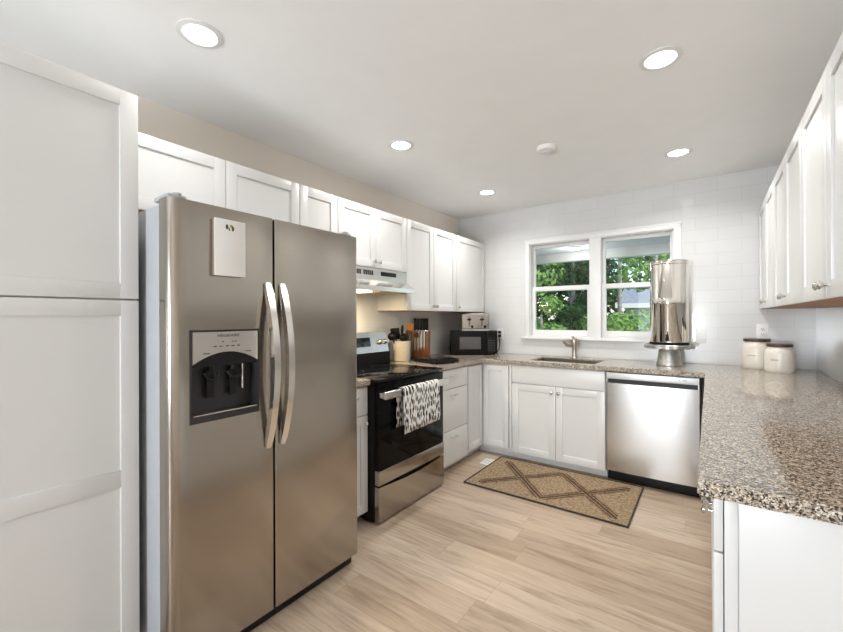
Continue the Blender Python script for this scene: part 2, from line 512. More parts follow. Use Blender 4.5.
# kitchen window: two double-hung units in one casing
win = bpy.data.objects.new('window_1', None); C.objects.link(win); struct(win)
win['label'] = 'white double window with two double hung units over the sink'
mb = MB()
mb.box(0.815, OX0 + 0.004, D - 0.018, D - 0.001, 1.104, 2.11, 0.003)
mb.box(OX1 - 0.004, 2.188, D - 0.018, D - 0.001, 1.104, 2.11, 0.003)
mb.box(0.815, 2.188, D - 0.020, D - 0.0005, OZ1 - 0.004, 2.108, 0.003)
mb.box(0.808, 2.195, D - 0.026, D - 0.001, 2.100, 2.114, 0.003)
mb.box(1.452, 1.552, D - 0.014, D + 0.10, OZ0 + 0.002, OZ1 - 0.002, 0.003)
# jamb liner
mb.box(OX0, OX0 + 0.012, D, D + 0.135, OZ0, OZ1); mb.box(OX1 - 0.012, OX1, D, D + 0.135, OZ0, OZ1)
mb.box(OX0, OX1, D, D + 0.135, OZ1 - 0.012, OZ1); mb.box(OX0, OX1, D + 0.001, D + 0.135, OZ0, OZ0 + 0.012)
struct(mb.build('window_frame', M['trim'], win))
struct(box_mb(0.775, 2.20, D - 0.045, D - 0.0005, 1.082, 1.103, 0.004).build('window_sill', M['trim'], win))
def sash(x0, x1, z0, z1, y, rail_t, rail_b, stile=0.032):
    mb = MB()
    mb.box(x0, x0 + stile, y, y + 0.03, z0, z1, 0.003); mb.box(x1 - stile, x1, y, y + 0.03, z0, z1, 0.003)
    mb.box(x0 + stile - 0.002, x1 - stile + 0.002, y, y + 0.03, z1 - rail_t, z1, 0.003)
    mb.box(x0 + stile - 0.002, x1 - stile + 0.002, y, y + 0.03, z0, z0 + rail_b, 0.003)
    s = struct(mb.build('sash', M['trim'], win))
    p = struct(box_mb(x0 + stile - 0.004, x1 - stile + 0.004, y + 0.013, y + 0.017, z0 + rail_b - 0.004, z1 - rail_t + 0.004).build('pane', M['glass'], s, smooth=0))
    return s
for (xa, xb) in ((OX0 + 0.012, 1.452), (1.552, OX1 - 0.012)):
    sash(xa, xb, 1.575, OZ1 - 0.012, D + 0.085, 0.030, 0.045, 0.024)
    sash(xa, xb, OZ0 + 0.012, 1.622, D + 0.048, 0.045, 0.062, 0.036)
# rear window
win2 = bpy.data.objects.new('window_2', None); C.objects.link(win2); struct(win2)
mb = MB()
for x in (0.45, 1.15, 1.52, 2.25, 2.59): mb.box(x, x + 0.06, REAR - 0.10, REAR - 0.02, 0.45, 2.25, 0.003)
mb.box(0.45, 2.65, REAR - 0.10, REAR - 0.02, 0.45, 0.51); mb.box(0.45, 2.65, REAR - 0.10, REAR - 0.02, 2.19, 2.25)
struct(mb.build('window_frame', M['trim'], win2))
struct(box_mb(0.5, 2.6, REAR - 0.065, REAR - 0.06, 0.5, 2.2).build('pane', M['glass'], win2, smooth=0))

# ------------------------------------------------------------------ cabinet parts (local: x along the front, front faces -y, z up)
def shaker_mb(x0, x1, z0, z1, rail=0.058, mid=None, t=0.019):
    mb = MB()
    b = 0.0018
    mb.box(x0, x0 + rail, 0, t, z0, z1, b); mb.box(x1 - rail, x1, 0, t, z0, z1, b)
    mb.box(x0 + rail - 0.001, x1 - rail + 0.001, 0.0002, t, z1 - rail, z1, b)
    mb.box(x0 + rail - 0.001, x1 - rail + 0.001, 0.0002, t, z0, z0 + rail, b)
    if mid: mb.box(x0 + rail - 0.001, x1 - rail + 0.001, 0.0002, t, mid[0], mid[1], b)
    mb.box(x0 + rail - 0.004, x1 - rail + 0.004, 0.009, t - 0.001, z0 + rail - 0.004, z1 - rail + 0.004)
    return mb

def knob(parent, x, z):
    mb = MB().lathe([(0.0055, 0.001), (0.005, -0.010), (0.009, -0.014), (0.0150, -0.020), (0.0150, -0.025), (0.010, -0.029), (0.0, -0.030)], (x, 0, z), 20, 'Y')
    return mb.build('knob', M['chrome'], parent, 40)

def pull(parent, xc, z, length=0.11):
    mb = MB()
    for s in (-1, 1): mb.cone((xc + s * length * 0.36, 0.002, z), (xc + s * length * 0.36, -0.026, z), 0.0045, n=12)
    mb.tube([(xc - length / 2, -0.026, z), (xc - length * 0.3, -0.030, z), (xc, -0.031, z), (xc + length * 0.3, -0.030, z), (xc + length / 2, -0.026, z)], 0.0055, 12)
    return mb.build('handle', M['chrome'], parent, 40)

def door(parent, x0, x1, z0, z1, knob_at=None, rail=0.058, mid=None, name='door'):
    d = shaker_mb(x0, x1, z0, z1, rail, mid).build(name, M['white'], parent)
    if knob_at: knob(d, *knob_at)
    return d

def drawer(parent, x0, x1, z0, z1, hl=0.11, name='drawer'):
    d = box_mb(x0, x1, 0, 0.019, z0, z1, 0.002).build(name, M['white'], parent)
    if hl: pull(d, (x0 + x1) / 2, z1 - min(0.055, (z1 - z0) / 2), hl)
    return d

G = 0.002
def upper(label, loc, rotz, w, depth, z0, z1, doors, bottom='orange_wood', group=None):
    t = thing('upper_cabinet', label, 'cabinet', (loc[0], loc[1], 0), rotz, group)
    box_mb(0.0005, w - 0.0005, 0.021, depth, z0 + 0.004, z1, 0.001).build('body', M['white'], t)
    box_mb(0.004, w - 0.004, 0.012, depth - 0.002, z0, z0 + 0.0035).build('underside', M[bottom], t, label='bare wooden underside' if bottom == 'orange_wood' else None)
    n = len(doors)
    for i, kn in enumerate(doors):
        a, b = w * i / n, w * (i + 1) / n
        kp = None
        if kn == 'r': kp = (b - 0.028, z0 + 0.045)
        elif kn == 'l': kp = (a + 0.028, z0 + 0.045)
        door(t, a + G, b - G, z0 + 0.001, z1 - 0.001, kp)
    return t

def base(label, loc, rotz, w, depth, z0=0.10, z1=0.876, toe=True, name='base_cabinet', body_top=None):
    t = thing(name, label, 'cabinet', (loc[0], loc[1], 0), rotz)
    box_mb(0.0005, w - 0.0005, 0.021, depth, z0 - 0.03, body_top or z1, 0.001).build('body', M['white'], t)
    if toe: box_mb(0.0005, w - 0.0005, 0.085, depth, 0.0, z0 - 0.031).build('toe_kick', M['white'], t)
    return t

# ------------------------------------------------------------------ left run
UT, UB = 2.131, 1.364
p = thing('pantry_cabinet', 'tall white two-door pantry cabinet standing beside the refrigerator', 'cabinet', (0.669, -0.03, 0), 90)
box_mb(0.0005, 0.6095, 0.021, 0.664, 0.10, UT, 0.001).build('body', M['white'], p)
box_mb(0.0005, 0.6095, 0.085, 0.66, 0.0, 0.099).build('toe_kick', M['white'], p)
door(p, 0.002, 0.608, 1.377, UT - 0.001, rail=0.056)
door(p, 0.002, 0.608, 0.105, 1.371, rail=0.056, mid=(0.698, 0.760))

upper('short white two-door wall cabinet above the refrigerator', (0.34, 0.62), 90, 0.924, 0.338, 1.79, UT, [None, None])
upper('narrow white single-door wall cabinet between refrigerator and range hood', (0.34, 1.546), 90, 0.308, 0.338, UB, UT, [None])
upper('short white two-door wall cabinet directly above the range hood', (0.34, 1.856), 90, 0.757, 0.338, 1.682, UT, ['r', 'l'], bottom='white')
upper('tall white two-door wall cabinet above the knives and crock', (0.34, 2.615), 90, 0.797, 0.338, UB, UT, ['r', 'l'])
upper('white single-door wall cabinet in the corner above the microwave', (0.34, 3.414), 90, 0.626, 0.338, UB, UT, ['l'])

b = base('narrow white base cabinet with drawer between refrigerator and range', (0.62, 1.545), 90, 0.301, 0.615)
drawer(b, 0.002, 0.299, 0.692, 0.868, 0.09)
door(b, 0.002, 0.299, 0.075, 0.687, (0.299 - 0.026, 0.64))

b = base('white base cabinet with three stacked drawers beside the range', (0.62, 2.613), 90, 0.525, 0.615)
drawer(b, 0.003, 0.522, 0.707, 0.868)
drawer(b, 0.003, 0.522, 0.360, 0.702)
drawer(b, 0.003, 0.522, 0.075, 0.355)

b = thing('corner_cabinet', 'white corner base cabinet with two doors meeting in the angle', 'cabinet', (0.62, 3.43, 0), 0)
mb = MB()
mb.box(-0.618, -0.021, -0.290, 0.612, 0.07, 0.876); mb.box(-0.021, 0.292, 0.021, 0.612, 0.07, 0.876)
mb.build('body', M['white'], b, smooth=0)
mb = MB()
mb.box(-0.615, -0.085, -0.288, 0.612, 0.0, 0.069); mb.box(-0.085, 0.292, 0.085, 0.612, 0.0, 0.069)
mb.build('toe_kick', M['white'], b, smooth=0)
d1 = shaker_mb(0.004, 0.262, 0.095, 0.858, 0.056).build('door', M['white'], b)
d2 = shaker_mb(0.004, 0.280, 0.095, 0.858, 0.056).xf(Matrix.Translation((0, -0.283, 0)) @ Matrix.Rotation(R(90), 4, 'Z')).build('door', M['white'], b)
box_mb(0.271, 0.2925, 0.0, 0.0208, 0.07, 0.874, 0.001).build('stile', M['white'], b)

b = base('white sink base cabinet with two doors under the window', (0.914, 3.43), 0, 0.793, 0.610, body_top=0.66)
drawer(b, 0.003, 0.790, 0.712, 0.868, 0, 'false_front')
box_mb(0.0005, 0.7925, 0.021, 0.045, 0.66, 0.876).build('front_rail', M['white'], b)
door(b, 0.003, 0.3955, 0.075, 0.706, (0.3955 - 0.027, 0.655))
door(b, 0.3985, 0.790, 0.075, 0.706, (0.3985 + 0.027, 0.655))

# ------------------------------------------------------------------ right run (fronts face -X)
RX, RD = 2.388, 0.628
labels = ['white base cabinet in the corner beside the dishwasher', 'white base cabinet midway along the right-hand worktop', 'white end base cabinet with plain side panel under the granite end']
for i, (ya, yb) in enumerate(((3.385, 2.652), (2.650, 1.902), (1.900, 1.190))):
    w = ya - yb
    b = base(labels[i], (RX, ya), -90, w, RD)
    if i: drawer(b, 0.003, w - 0.003, 0.742, 0.868); door(b, 0.003, w / 2 - 0.0015, 0.075, 0.737, (w / 2 - 0.028, 0.708)); door(b, w / 2 + 0.0015, w - 0.003, 0.075, 0.737, (w / 2 + 0.028, 0.708))
    else: drawer(b, 0.05, w - 0.003, 0.692, 0.868); door(b, 0.05, w - 0.003, 0.075, 0.687, (0.09, 0.64))
    if i == 2:
        mb = MB()
        mb.box(w, w + 0.006, 0.021, 0.046, 0.0, 0.876, 0.001)
        mb.box(w, w + 0.004, 0.048, RD, 0.0, 0.876, 0.001)
        mb.build('end_panel', M['white'], b)
rl = ['white two-door wall cabinet in the far corner above the canisters', 'middle one of the white two-door wall cabinets opposite the range', 'white two-door wall cabinet closest to the viewer, opposite the refrigerator']
for i, ya in enumerate((4.040, 3.168, 2.292)):
    w = (4.040 - 3.172, 0.872, 0.888)[i]
    upper(rl[i], (2.695, ya), -90, w, 0.322, UB, UT, ['r', 'l'])

# ------------------------------------------------------------------ granite worktops
def slab_mb(xs, ys, keep, z0, z1):
    bm = bmesh.new()
    vt, vb = {}, {}
    def V(i, j):
        if (i, j) not in vt:
            vt[i, j] = bm.verts.new((xs[i], ys[j], z1)); vb[i, j] = bm.verts.new((xs[i], ys[j], z0))
        return vt[i, j], vb[i, j]
    for (i, j) in keep:
        c = [(i, j), (i + 1, j), (i + 1, j + 1), (i, j + 1)]
        q = [V(*k) for k in c]
        bm.faces.new([a for a, _ in q]); bm.faces.new([bb for _, bb in reversed(q)])
        for k, (di, dj) in enumerate(((0, -1), (1, 0), (0, 1), (-1, 0))):
            if (i + di, j + dj) not in keep:
                a, bq = q[k], q[(k + 1) % 4]
                bm.faces.new((a[1], bq[1], bq[0], a[0]))
    bmesh.ops.recalc_face_normals(bm, faces=bm.faces)
    es = [e for e in bm.edges if len(e.link_faces) == 2 and e.calc_face_angle(0) > 1.0]
    bmesh.ops.bevel(bm, geom=es, offset=0.004, segments=2, affect='EDGES')
    mb = MB(); mb.bm.free(); mb.bm = bm
    return mb
ZC0, ZC = 0.8775, 0.914
SX0, SX1, SY0, SY1 = 1.05, 1.615, 3.515, 3.885
xs = [0.008, 0.645, SX0, SX1, 2.357, 3.012]
ys = [1.159, 2.612, 3.400, SY0, SY1, 4.040]
keep = {(i, j) for i in range(5) for j in range(5)} - {(0, 0), (1, 0), (2, 0), (3, 0), (1, 1), (2, 1), (3, 1), (2, 3)}
ct = slab_mb(xs, ys, keep, ZC0, ZC).build('countertop', M['granite'], smooth=25)
tag(ct, 'speckled beige granite worktop running in a U along three walls', 'countertop')
ct2 = slab_mb([0.008, 0.645], [1.535, 1.849], {(0, 0)}, ZC0, ZC).build('countertop', M['granite'], smooth=25)
tag(ct2, 'small granite worktop piece wedged between refrigerator and range', 'countertop')

# sink and faucet
s = thing('sink', 'undermount stainless steel sink set in the granite under the window', 'sink', (SX0, SY0, 0))
w_, d_ = SX1 - SX0, SY1 - SY0
mb = MB()
mb.box(0.001, 0.012, 0.001, d_ - 0.001, 0.70, 0.909); mb.box(w_ - 0.012, w_ - 0.001, 0.001, d_ - 0.001, 0.70, 0.909)
mb.box(0.001, w_ - 0.001, 0.001, 0.012, 0.70, 0.909); mb.box(0.001, w_ - 0.001, d_ - 0.012, d_ - 0.001, 0.70, 0.909)
mb.box(0.001, w_ - 0.001, 0.001, d_ - 0.001, 0.69, 0.70)
mb.build('basin', M['bronze_nickel'], s, smooth=0)
MB().lathe([(0.0, 0.7035), (0.028, 0.7035), (0.04, 0.7015), (0.04, 0.7005)], (w_ / 2, d_ / 2, 0), 24).build('drain', M['chrome'], s)
f = thing('faucet', 'brushed nickel single-handle kitchen faucet behind the sink', 'faucet', (1.335, 3.945, ZC))
MB().lathe([(0.0, 0.0005), (0.030, 0.0005), (0.030, 0.006), (0.024, 0.012), (0.021, 0.05), (0.024, 0.10), (0.031, 0.15), (0.032, 0.172), (0.024, 0.186), (0.0, 0.190)], n=24).build('body', M['bronze_nickel'], f, 50)
MB().tube([(-0.008, -0.012, 0.140), (-0.025, -0.04, 0.126), (-0.043, -0.07, 0.124), (-0.056, -0.095, 0.138), (-0.064, -0.115, 0.158), (-0.070, -0.128, 0.172)], 0.016, 14, [0.020, 0.018, 0.016, 0.0155, 0.0155, 0.015]).build('spout', M['bronze_nickel'], f, 60)
MB().tube([(0.0, 0, 0.186), (-0.006, -0.02, 0.200), (-0.012, -0.06, 0.206)], 0.008, 12, [0.010, 0.009, 0.006]).build('lever', M['bronze_nickel'], f, 60)

# ------------------------------------------------------------------ refrigerator (local x = +Y, front y = 0 at X = 0.865)
fr = thing('refrigerator', 'stainless steel side-by-side refrigerator with ice and water dispenser', 'refrigerator', (0.865, 0.600, 0), 90)
FW, FZ0, FZ1, FT = 0.913, 0.058, 1.732, 0.075
box_mb(0.004, FW - 0.004, 0.086, 0.80, 0.012, 1.716, 0.004).build('body', M['grey_side'], fr, label='grey enamelled body')
def arc_corner(cx, cy, r, a0, a1, n=8):
    return [(cx + r * math.cos(R(a0 + (a1 - a0) * i / n)), cy + r * math.sin(R(a0 + (a1 - a0) * i / n))) for i in range(n + 1)]
rr = 0.035
DX0, DX1, DZ0, DZ1 = 0.068, 0.341, 0.919, 1.262
mb = MB()
mb.prism(arc_corner(rr, rr, rr, 180, 270) + [(DX0, 0), (DX0, FT), (0, FT)], 'Z', FZ0, FZ1)
mb.prism([(DX1, 0)] + arc_corner(0.409 - 0.006, 0.006, 0.006, 270, 360, 4) + [(0.409, FT), (DX1, FT)], 'Z', FZ0, FZ1)
mb.box(DX0, DX1, 0, FT, FZ0, DZ0); mb.box(DX0, DX1, 0, FT, DZ1, FZ1); mb.box(DX0, DX1, FT - 0.008, FT, DZ0, DZ1)
dl = mb.build('freezer_door', M['steel_v'], fr, 50)
mb = MB()
mb.prism(arc_corner(0.417 + 0.006, 0.006, 0.006, 180, 270, 4) + arc_corner(FW - 0.012, 0.012, 0.012, 270, 360, 5) + [(FW, FT), (0.417, FT)], 'Z', FZ0, FZ1)
dr = mb.build('fridge_door', M['steel_v'], fr, 50)
def fridge_handle(parent, xc):
    mb = MB()
    N = 22
    zc, hl, wx = 1.106, 0.350, 0.0145
    outer, inner = [], []
    for i in range(N + 1):
        t = -1 + 2 * i / N
        bulge = 0.066 * (1 - t * t) + 0.010
        outer.append((-bulge, zc + t * hl))
        inner.append((-max(0.0005, bulge - 0.022 - 0.006 * (1 - t * t)) if abs(t) < 0.93 else -0.0005, zc + t * hl * 0.985))
    poly = outer + list(reversed(inner))
    mb.prism(poly, 'X', xc - wx, xc + wx)
    es = [e for e in mb.bm.edges if abs((e.verts[0].co - e.verts[1].co).x) < 1e-6]
    bmesh.ops.bevel(mb.bm, geom=es, offset=0.004, segments=2, affect='EDGES')
    return mb.build('handle', M['steel_handle'], parent, 40)
fridge_handle(dl, 0.379); fridge_handle(dr, 0.449)
# dispenser
dp = MB()
dp.box(DX0 + 0.001, DX0 + 0.008, -0.004, 0.05, DZ0, DZ1, 0.001); dp.box(DX1 - 0.008, DX1 - 0.001, -0.004, 0.05, DZ0, DZ1, 0.001)
dp.box(DX0 + 0.001, DX1 - 0.001, -0.004, 0.05, DZ1 - 0.006, DZ1 - 0.001, 0.001); dp.box(DX0 + 0.001, DX1 - 0.001, -0.006, 0.05, DZ0 + 0.001, DZ0 + 0.026, 0.004)
dp.box(DX0 + 0.006, DX1 - 0.006, 0.052, 0.064, DZ0 + 0.01, DZ1 - 0.01)
disp = dp.build('dispenser', M['grey_plastic'], fr, label='dark grey dispenser recess')
xm = (DX0 + DX1) / 2
arch = [(DX0 + 0.009 + (DX1 - DX0 - 0.018) * i / 14, 1.135 + 0.042 * (1 - (2 * i / 14 - 1) ** 2)) for i in range(15)]
mb = MB(); mb.prism(arch + [(DX1 - 0.009, DZ1 - 0.008), (DX0 + 0.009, DZ1 - 0.008)], 'Y', -0.005, 0.03)
pan = mb.build('control_panel', M['steel_handle'], disp, 40)
MB().prism([(x, z - 0.001) for x, z in arch] + [(DX1 - 0.009, 1.125), (DX0 + 0.009, 1.125)], 'Y', 0.004, 0.03).build('arch_shade', M['black_plastic'], disp, 40)
for xx in (-0.048, 0.042):
    mb = MB()
    mb.cone((xm + xx, 0.030, 1.128), (xm + xx, 0.030, 1.105), 0.010, n=14)
    mb.tube([(xm + xx - 0.028, 0.022, 1.098), (xm + xx - 0.020, 0.012, 1.078), (xm + xx, 0.008, 1.070), (xm + xx + 0.020, 0.012, 1.078), (xm + xx + 0.028, 0.022, 1.098)], 0.006, 10)
    mb.box(xm + xx - 0.014, xm + xx + 0.014, 0.030, 0.036, 1.0, 1.11, 0.002)
    mb.build('paddle', M['black_plastic'], disp, 40)
box_mb(DX0 + 0.012, DX1 - 0.012, -0.004, 0.05, DZ0 + 0.026, DZ0 + 0.031, 0.002).build('drip_tray', M['steel_handle'], disp, label='bright drip tray')
MB().cone((DX1 - 0.05, 0.04, 1.02), (DX1 - 0.05, 0.04, 1.12), 0.005, n=12).build('water_tube', M['steel_handle'], disp)
for xx, zz, ww in [(q, 1.197, 0.011) for q in (-0.052, -0.030, -0.005, 0.018, 0.040)] + [(q, 1.214, 0.006) for q in (-0.02, 0.02, 0.032)] + [(q, 1.172, 0.022) for q in (-0.09, 0.075)]:
    box_mb(xm + xx, xm + xx + ww, -0.0062, -0.0045, zz, zz + 0.0035).build('control_button', M['ink'], disp, smooth=0)

def text_obj(body, size, mat, parent, loc, rot, name='lettering', depth=0.0005, spacing=1.0):
    cu = bpy.data.curves.new(name, 'FONT')
    cu.body = body; cu.size = size; cu.align_x = 'CENTER'; cu.align_y = 'CENTER'; cu.extrude = depth; cu.space_character = spacing
    tmp = bpy.data.objects.new(name + '_tmp', cu)
    C.objects.link(tmp)
    dg = bpy.context.evaluated_depsgraph_get(); dg.update()
    me = bpy.data.meshes.new_from_object(tmp.evaluated_get(dg))
    C.objects.unlink(tmp); bpy.data.objects.remove(tmp)
    me.materials.clear(); me.materials.append(mat)
    o = bpy.data.objects.new(name, me); C.objects.link(o)
    o.parent = parent; o.location = loc; o.rotation_euler = rot
    return o
text_obj('FRIGIDAIRE', 0.0155, M['ink'], disp, (xm + 0.006, -0.0056, 1.239), (R(90), 0, 0), 'brand_lettering', spacing=1.12)
box_mb(0.02, FW - 0.02, 0.03, 0.085, 0.004, 0.050, 0.003).build('base_grille', M['black_plastic'], fr, label='black base grille')
for x in (0.045, FW - 0.045):
    mb = MB(); mb.box(x - 0.035, x + 0.03, 0.03, 0.15, 1.7325, 1.752, 0.008); mb.cone((x, 0.045, 1.733), (x, 0.045, 1.758), 0.016, n=16)
    mb.build('hinge_cover', M['grey_side'], fr, 40, label='grey hinge cover')

n = thing('notepad', 'white list pad with leaf motif stuck on the freezer door', 'notepad', (0.867, 0.748, 1.467), 90)
box_mb(0.0, 0.122, -0.003, 0.0, 0.0, 0.216, 0.001).xf(Matrix.Translation((0, -0.0185, 0))).build('top_sheet', M['paper'], n)
box_mb(0.002, 0.120, -0.0184, 0.0, 0.001, 0.215, 0.001).build('pad', plain('kraft_pad_edge', (0.30, 0.24, 0.19), 0.8), n, label='brown pad block under the white sheet')
mb = MB(); mb.ball((0.047, -0.0216, 0.188), 0.010, 0.55, 0.06, 1.0); mb.ball((0.070, -0.0216, 0.184), 0.010, 0.5, 0.06, 1.0); mb.build('leaf_print', M['green_ink'], n)
mb = MB(); mb.ball((0.056, -0.0216, 0.180), 0.008, 0.5, 0.06, 0.9); mb.ball((0.064, -0.0216, 0.193), 0.008, 0.7, 0.06, 0.7); mb.build('flower_print', M['gold_ink'], n)

# ------------------------------------------------------------------ electric range (front X = 0.70)
rg = thing('electric_range', 'freestanding electric range in black and stainless steel with glass cooktop', 'range', (0.700, 1.852, 0), 90)
RW = 0.757
box_mb(0.001, RW - 0.001, 0.032, 0.655, 0.012, 0.894, 0.003).build('body', M['black_enamel'], rg)
ctp = box_mb(0.0, RW, 0.004, 0.60, 0.8945, 0.914, 0.006).build('cooktop', M['black_glass'], rg)
ring_print = plain('burner_ring_print', (0.03, 0.03, 0.032), 0.3)
for (x, y, r) in ((0.20, 0.17, 0.11), (0.56, 0.17, 0.085), (0.20, 0.43, 0.085), (0.56, 0.43, 0.11)):
    MB().lathe([(r, 0.9142), (r, 0.9146), (r - 0.002, 0.9146), (r - 0.002, 0.9142)], (x, y, 0), 40).build('burner_ring', ring_print, ctp)
od = MB(); od.box(0.004, RW - 0.004, 0.0, 0.031, 0.340, 0.885, 0.003)
odo = od.build('oven_door', M['oven_glass'], rg)
box_mb(0.13, RW - 0.13, -0.0012, 0.001, 0.44, 0.735, 0.0005).build('oven_window', M['smoked'], odo)
box_mb(0.004, RW - 0.004, -0.006, 0.031, 0.247, 0.3385, 0.003).build('door_trim', M['steel_v'], odo, label='stainless lower band')
mb = MB(); mb.box(0.012, RW - 0.012, -0.056, -0.030, 0.792, 0.842, 0.010, 3)
for x in (0.012, RW - 0.052): mb.box(x, x + 0.040, -0.034, 0.001, 0.800, 0.834, 0.004)
mb.build('handle', M['steel_handle'], odo, 40)
top = [(0.004 + (RW - 0.008) * i / 20, 0.236 - 0.020 * (math.sin(math.pi * i / 20)) ** 1.3) for i in range(21)]
MB().prism([(RW - 0.004, 0.016), (0.004, 0.016)] + top, 'Y', -0.004, 0.031).build('storage_drawer', M['steel_v'], rg, label='stainless storage drawer', smooth=30)
MB().prism([(0.545, 0.914), (0.545, 1.02), (0.565, 1.02), (0.60, 1.182), (0.652, 1.182), (0.652, 0.9), (0.603, 0.9)], 'X', 0.0, RW).build('backguard', M['black_enamel'], rg)
k = math.atan2(0.035, 0.162)
cp = MB().prism([(0.558, 1.016), (0.597, 1.186), (0.606, 1.186), (0.567, 1.012)], 'X', -0.002, RW + 0.002).build('control_panel', M['steel_handle'], rg, label='pale steel control panel')
tilt = Matrix.Translation((0, 0.561, 1.03)) @ Matrix.Rotation(-k, 4, 'X')
box_mb(0.215, 0.545, -0.004, 0.002, 0.040, 0.115, 0.001).xf(tilt).build('display', M['black_glass'], cp)
for x in (0.025, 0.095, RW - 0.092, RW - 0.026):
    mb = MB().lathe([(0.024, 0.0), (0.024, -0.006), (0.019, -0.010), (0.017, -0.030), (0.0, -0.031)], (x, 0, 0.072), 20, 'Y')
    mb.box(x - 0.004, x + 0.004, -0.036, -0.028, 0.056, 0.088, 0.001)
    mb.xf(tilt).build('knob', M['chrome'], cp, 40)

# dish towel over the oven handle
tw = MB()
path = [(0.768, 0.545), (0.7675, 0.60), (0.766, 0.68), (0.765, 0.76), (0.7635, 0.82), (0.7605, 0.838), (0.752, 0.8455), (0.738, 0.8465), (0.728, 0.844), (0.7225, 0.834), (0.719, 0.80), (0.718, 0.72), (0.717, 0.65), (0.717, 0.585)]
NY = 30
grid = []
for j in range(NY + 1):
    v = j / NY
    row = []
    for i, (x, z) in enumerate(path):
        front = i <= 5
        fold = 0.0045 * math.sin(v * 17 + z * 4) * min(1, max(0, (0.86 - z) / 0.25)) if front else 0.0015 * math.sin(v * 13)
        y = 2.026 + v * (0.425) + (-0.010 if i > 8 else 0.0) + (0.006 if front else 0.0) * (0.845 - z) / 0.3
        zz = z + (0.012 * v if i < 1 else 0)
        row.append(tw.bm.verts.new((x + (abs(fold) if front else fold), y, zz)))
    grid.append(row)
for a, c in zip(grid, grid[1:]):
    for i in range(len(path) - 1):
        tw.bm.faces.new((a[i], a[i + 1], c[i + 1], c[i]))
two = tw.build('dish_towel', M['towel'], smooth=60)
md = two.modifiers.new('thickness', 'SOLIDIFY'); md.thickness = 0.0022; md.offset = 1.0
tag(two, 'white dish towel with black dashes hanging on the oven handle', 'towel')

# ------------------------------------------------------------------ range hood
hd = thing('range_hood', 'slim stainless steel range hood with lit lamp above the cooktop', 'range hood', (0.44, 1.858, 0), 90)
HW = 0.753
prof = [(0.0, 1.502), (0.0, 1.534), (0.105, 1.588), (0.108, 1.680), (0.432, 1.680), (0.432, 1.502)]
MB().prism(prof, 'X', 0, HW).build('shell', M['steel_handle'], hd, 20)
box_mb(0.36, 0.68, 0.05, 0.39, 1.4965, 1.5015).build('grease_filter', plain('brass_toned_filter_mesh', (0.42, 0.33, 0.20), 0.4, 0.8, var=0.3, scale=200), hd, smooth=0)
box_mb(0.12, 0.30, 0.07, 0.20, 1.492, 1.5015, 0.003).build('lamp_lens', M['hood_lamp'], hd, label='glowing warm lamp lens')
lamp('hood_light', 'AREA', (0.30, 2.07, 1.488), HOOD_W, (1.0, 0.80, 0.50), shape='RECTANGLE', size=0.13, size_y=0.18, aim=(0, 0, -1))
for g0 in (0.12, 0.25):
    for q in range(5): box_mb(g0 + q * 0.022, g0 + q * 0.022 + 0.012, 0.1035, 0.1075, 1.625, 1.660).build('vent_slot', M['grey_plastic'], hd, smooth=0)
sw = box_mb(0.44, 0.62, 0.1030, 0.1068, 1.628, 1.660, 0.0008).build('switch_panel', M['black_plastic'], hd)

# ------------------------------------------------------------------ dishwasher
dw = thing('dishwasher', 'stainless steel dishwasher with pocket handle under the granite', 'dishwasher', (1.712, 3.43, 0), 0)
DW_ = 0.616
box_mb(0.002, DW_ - 0.002, 0.04, 0.59, 0.10, 0.872).build('tub', M['black_plastic'], dw, smooth=0)
N = 24
face = [(0.004 + (DW_ - 0.008) * i / N, -0.008 + 0.010 * (2 * i / N - 1) ** 4) for i in range(N + 1)]
MB().prism(face + [(DW_ - 0.004, 0.039), (0.004, 0.039)], 'Z', 0.093, 0.785).build('door', M['steel_dw'], dw, 50)
mb = MB(); mb.box(0.004, DW_ - 0.004, -0.004, 0.039, 0.818, 0.868, 0.004)
mb.box(0.004, 0.012, -0.004, 0.039, 0.786, 0.82, 0.001); mb.box(DW_ - 0.012, DW_ - 0.004, -0.004, 0.039, 0.786, 0.82, 0.001)
cpn = mb.build('control_strip', plain('pale_metallic_strip', (0.66, 0.67, 0.68), 0.42, 0.6), dw, label='pale control strip')
box_mb(0.013, DW_ - 0.013, 0.018, 0.039, 0.786, 0.8175).build('pocket_handle', M['black_plastic'], dw, smooth=0)
mb = MB()
for x in (0.49, 0.515, 0.527): mb.box(x, x + (0.006 if x < 0.5 else 0.010), -0.0052, -0.0038, 0.842, 0.847)
mb.build('indicator_marks', M['ink'], cpn, 0)
box_mb(0.006, DW_ - 0.006, 0.055, 0.08, 0.003, 0.099, 0.002).build('kick_plate', M['black_plastic'], dw)

# ------------------------------------------------------------------ microwave and toaster in the corner
mw = thing('microwave', 'black countertop microwave set diagonally in the corner', 'microwave', (0.212, 3.525, ZC), 35)
MWW, MWH = 0.475, 0.252
box_mb(0, MWW, 0.022, 0.285, 0.012, MWH, 0.004).build('body', M['black_plastic'], mw)
md_ = box_mb(0.0, MWW * 0.775, 0.0, 0.0215, 0.014, MWH - 0.002, 0.003).build('door', M['black_enamel'], mw)
box_mb(0.085, 0.305, -0.0015, 0.001, 0.062, 0.188, 0.0006).build('door_window', plain('grey_microwave_window', (0.10, 0.095, 0.10), 0.18, var=0.05), md_)
mcp = box_mb(MWW * 0.78, MWW, 0.0, 0.0215, 0.014, MWH - 0.002, 0.003).build('control_panel', M['black_enamel'], mw)
mb = MB()
for r_ in range(5):
    for c_ in range(3): mb.box(MWW * 0.80 + c_ * 0.026, MWW * 0.80 + c_ * 0.026 + 0.018, -0.001, 0.0005, 0.04 + r_ * 0.026, 0.055 + r_ * 0.026)
mb.build('keypad', plain('charcoal_keypad', (0.035, 0.035, 0.038), 0.5), mcp, 0)
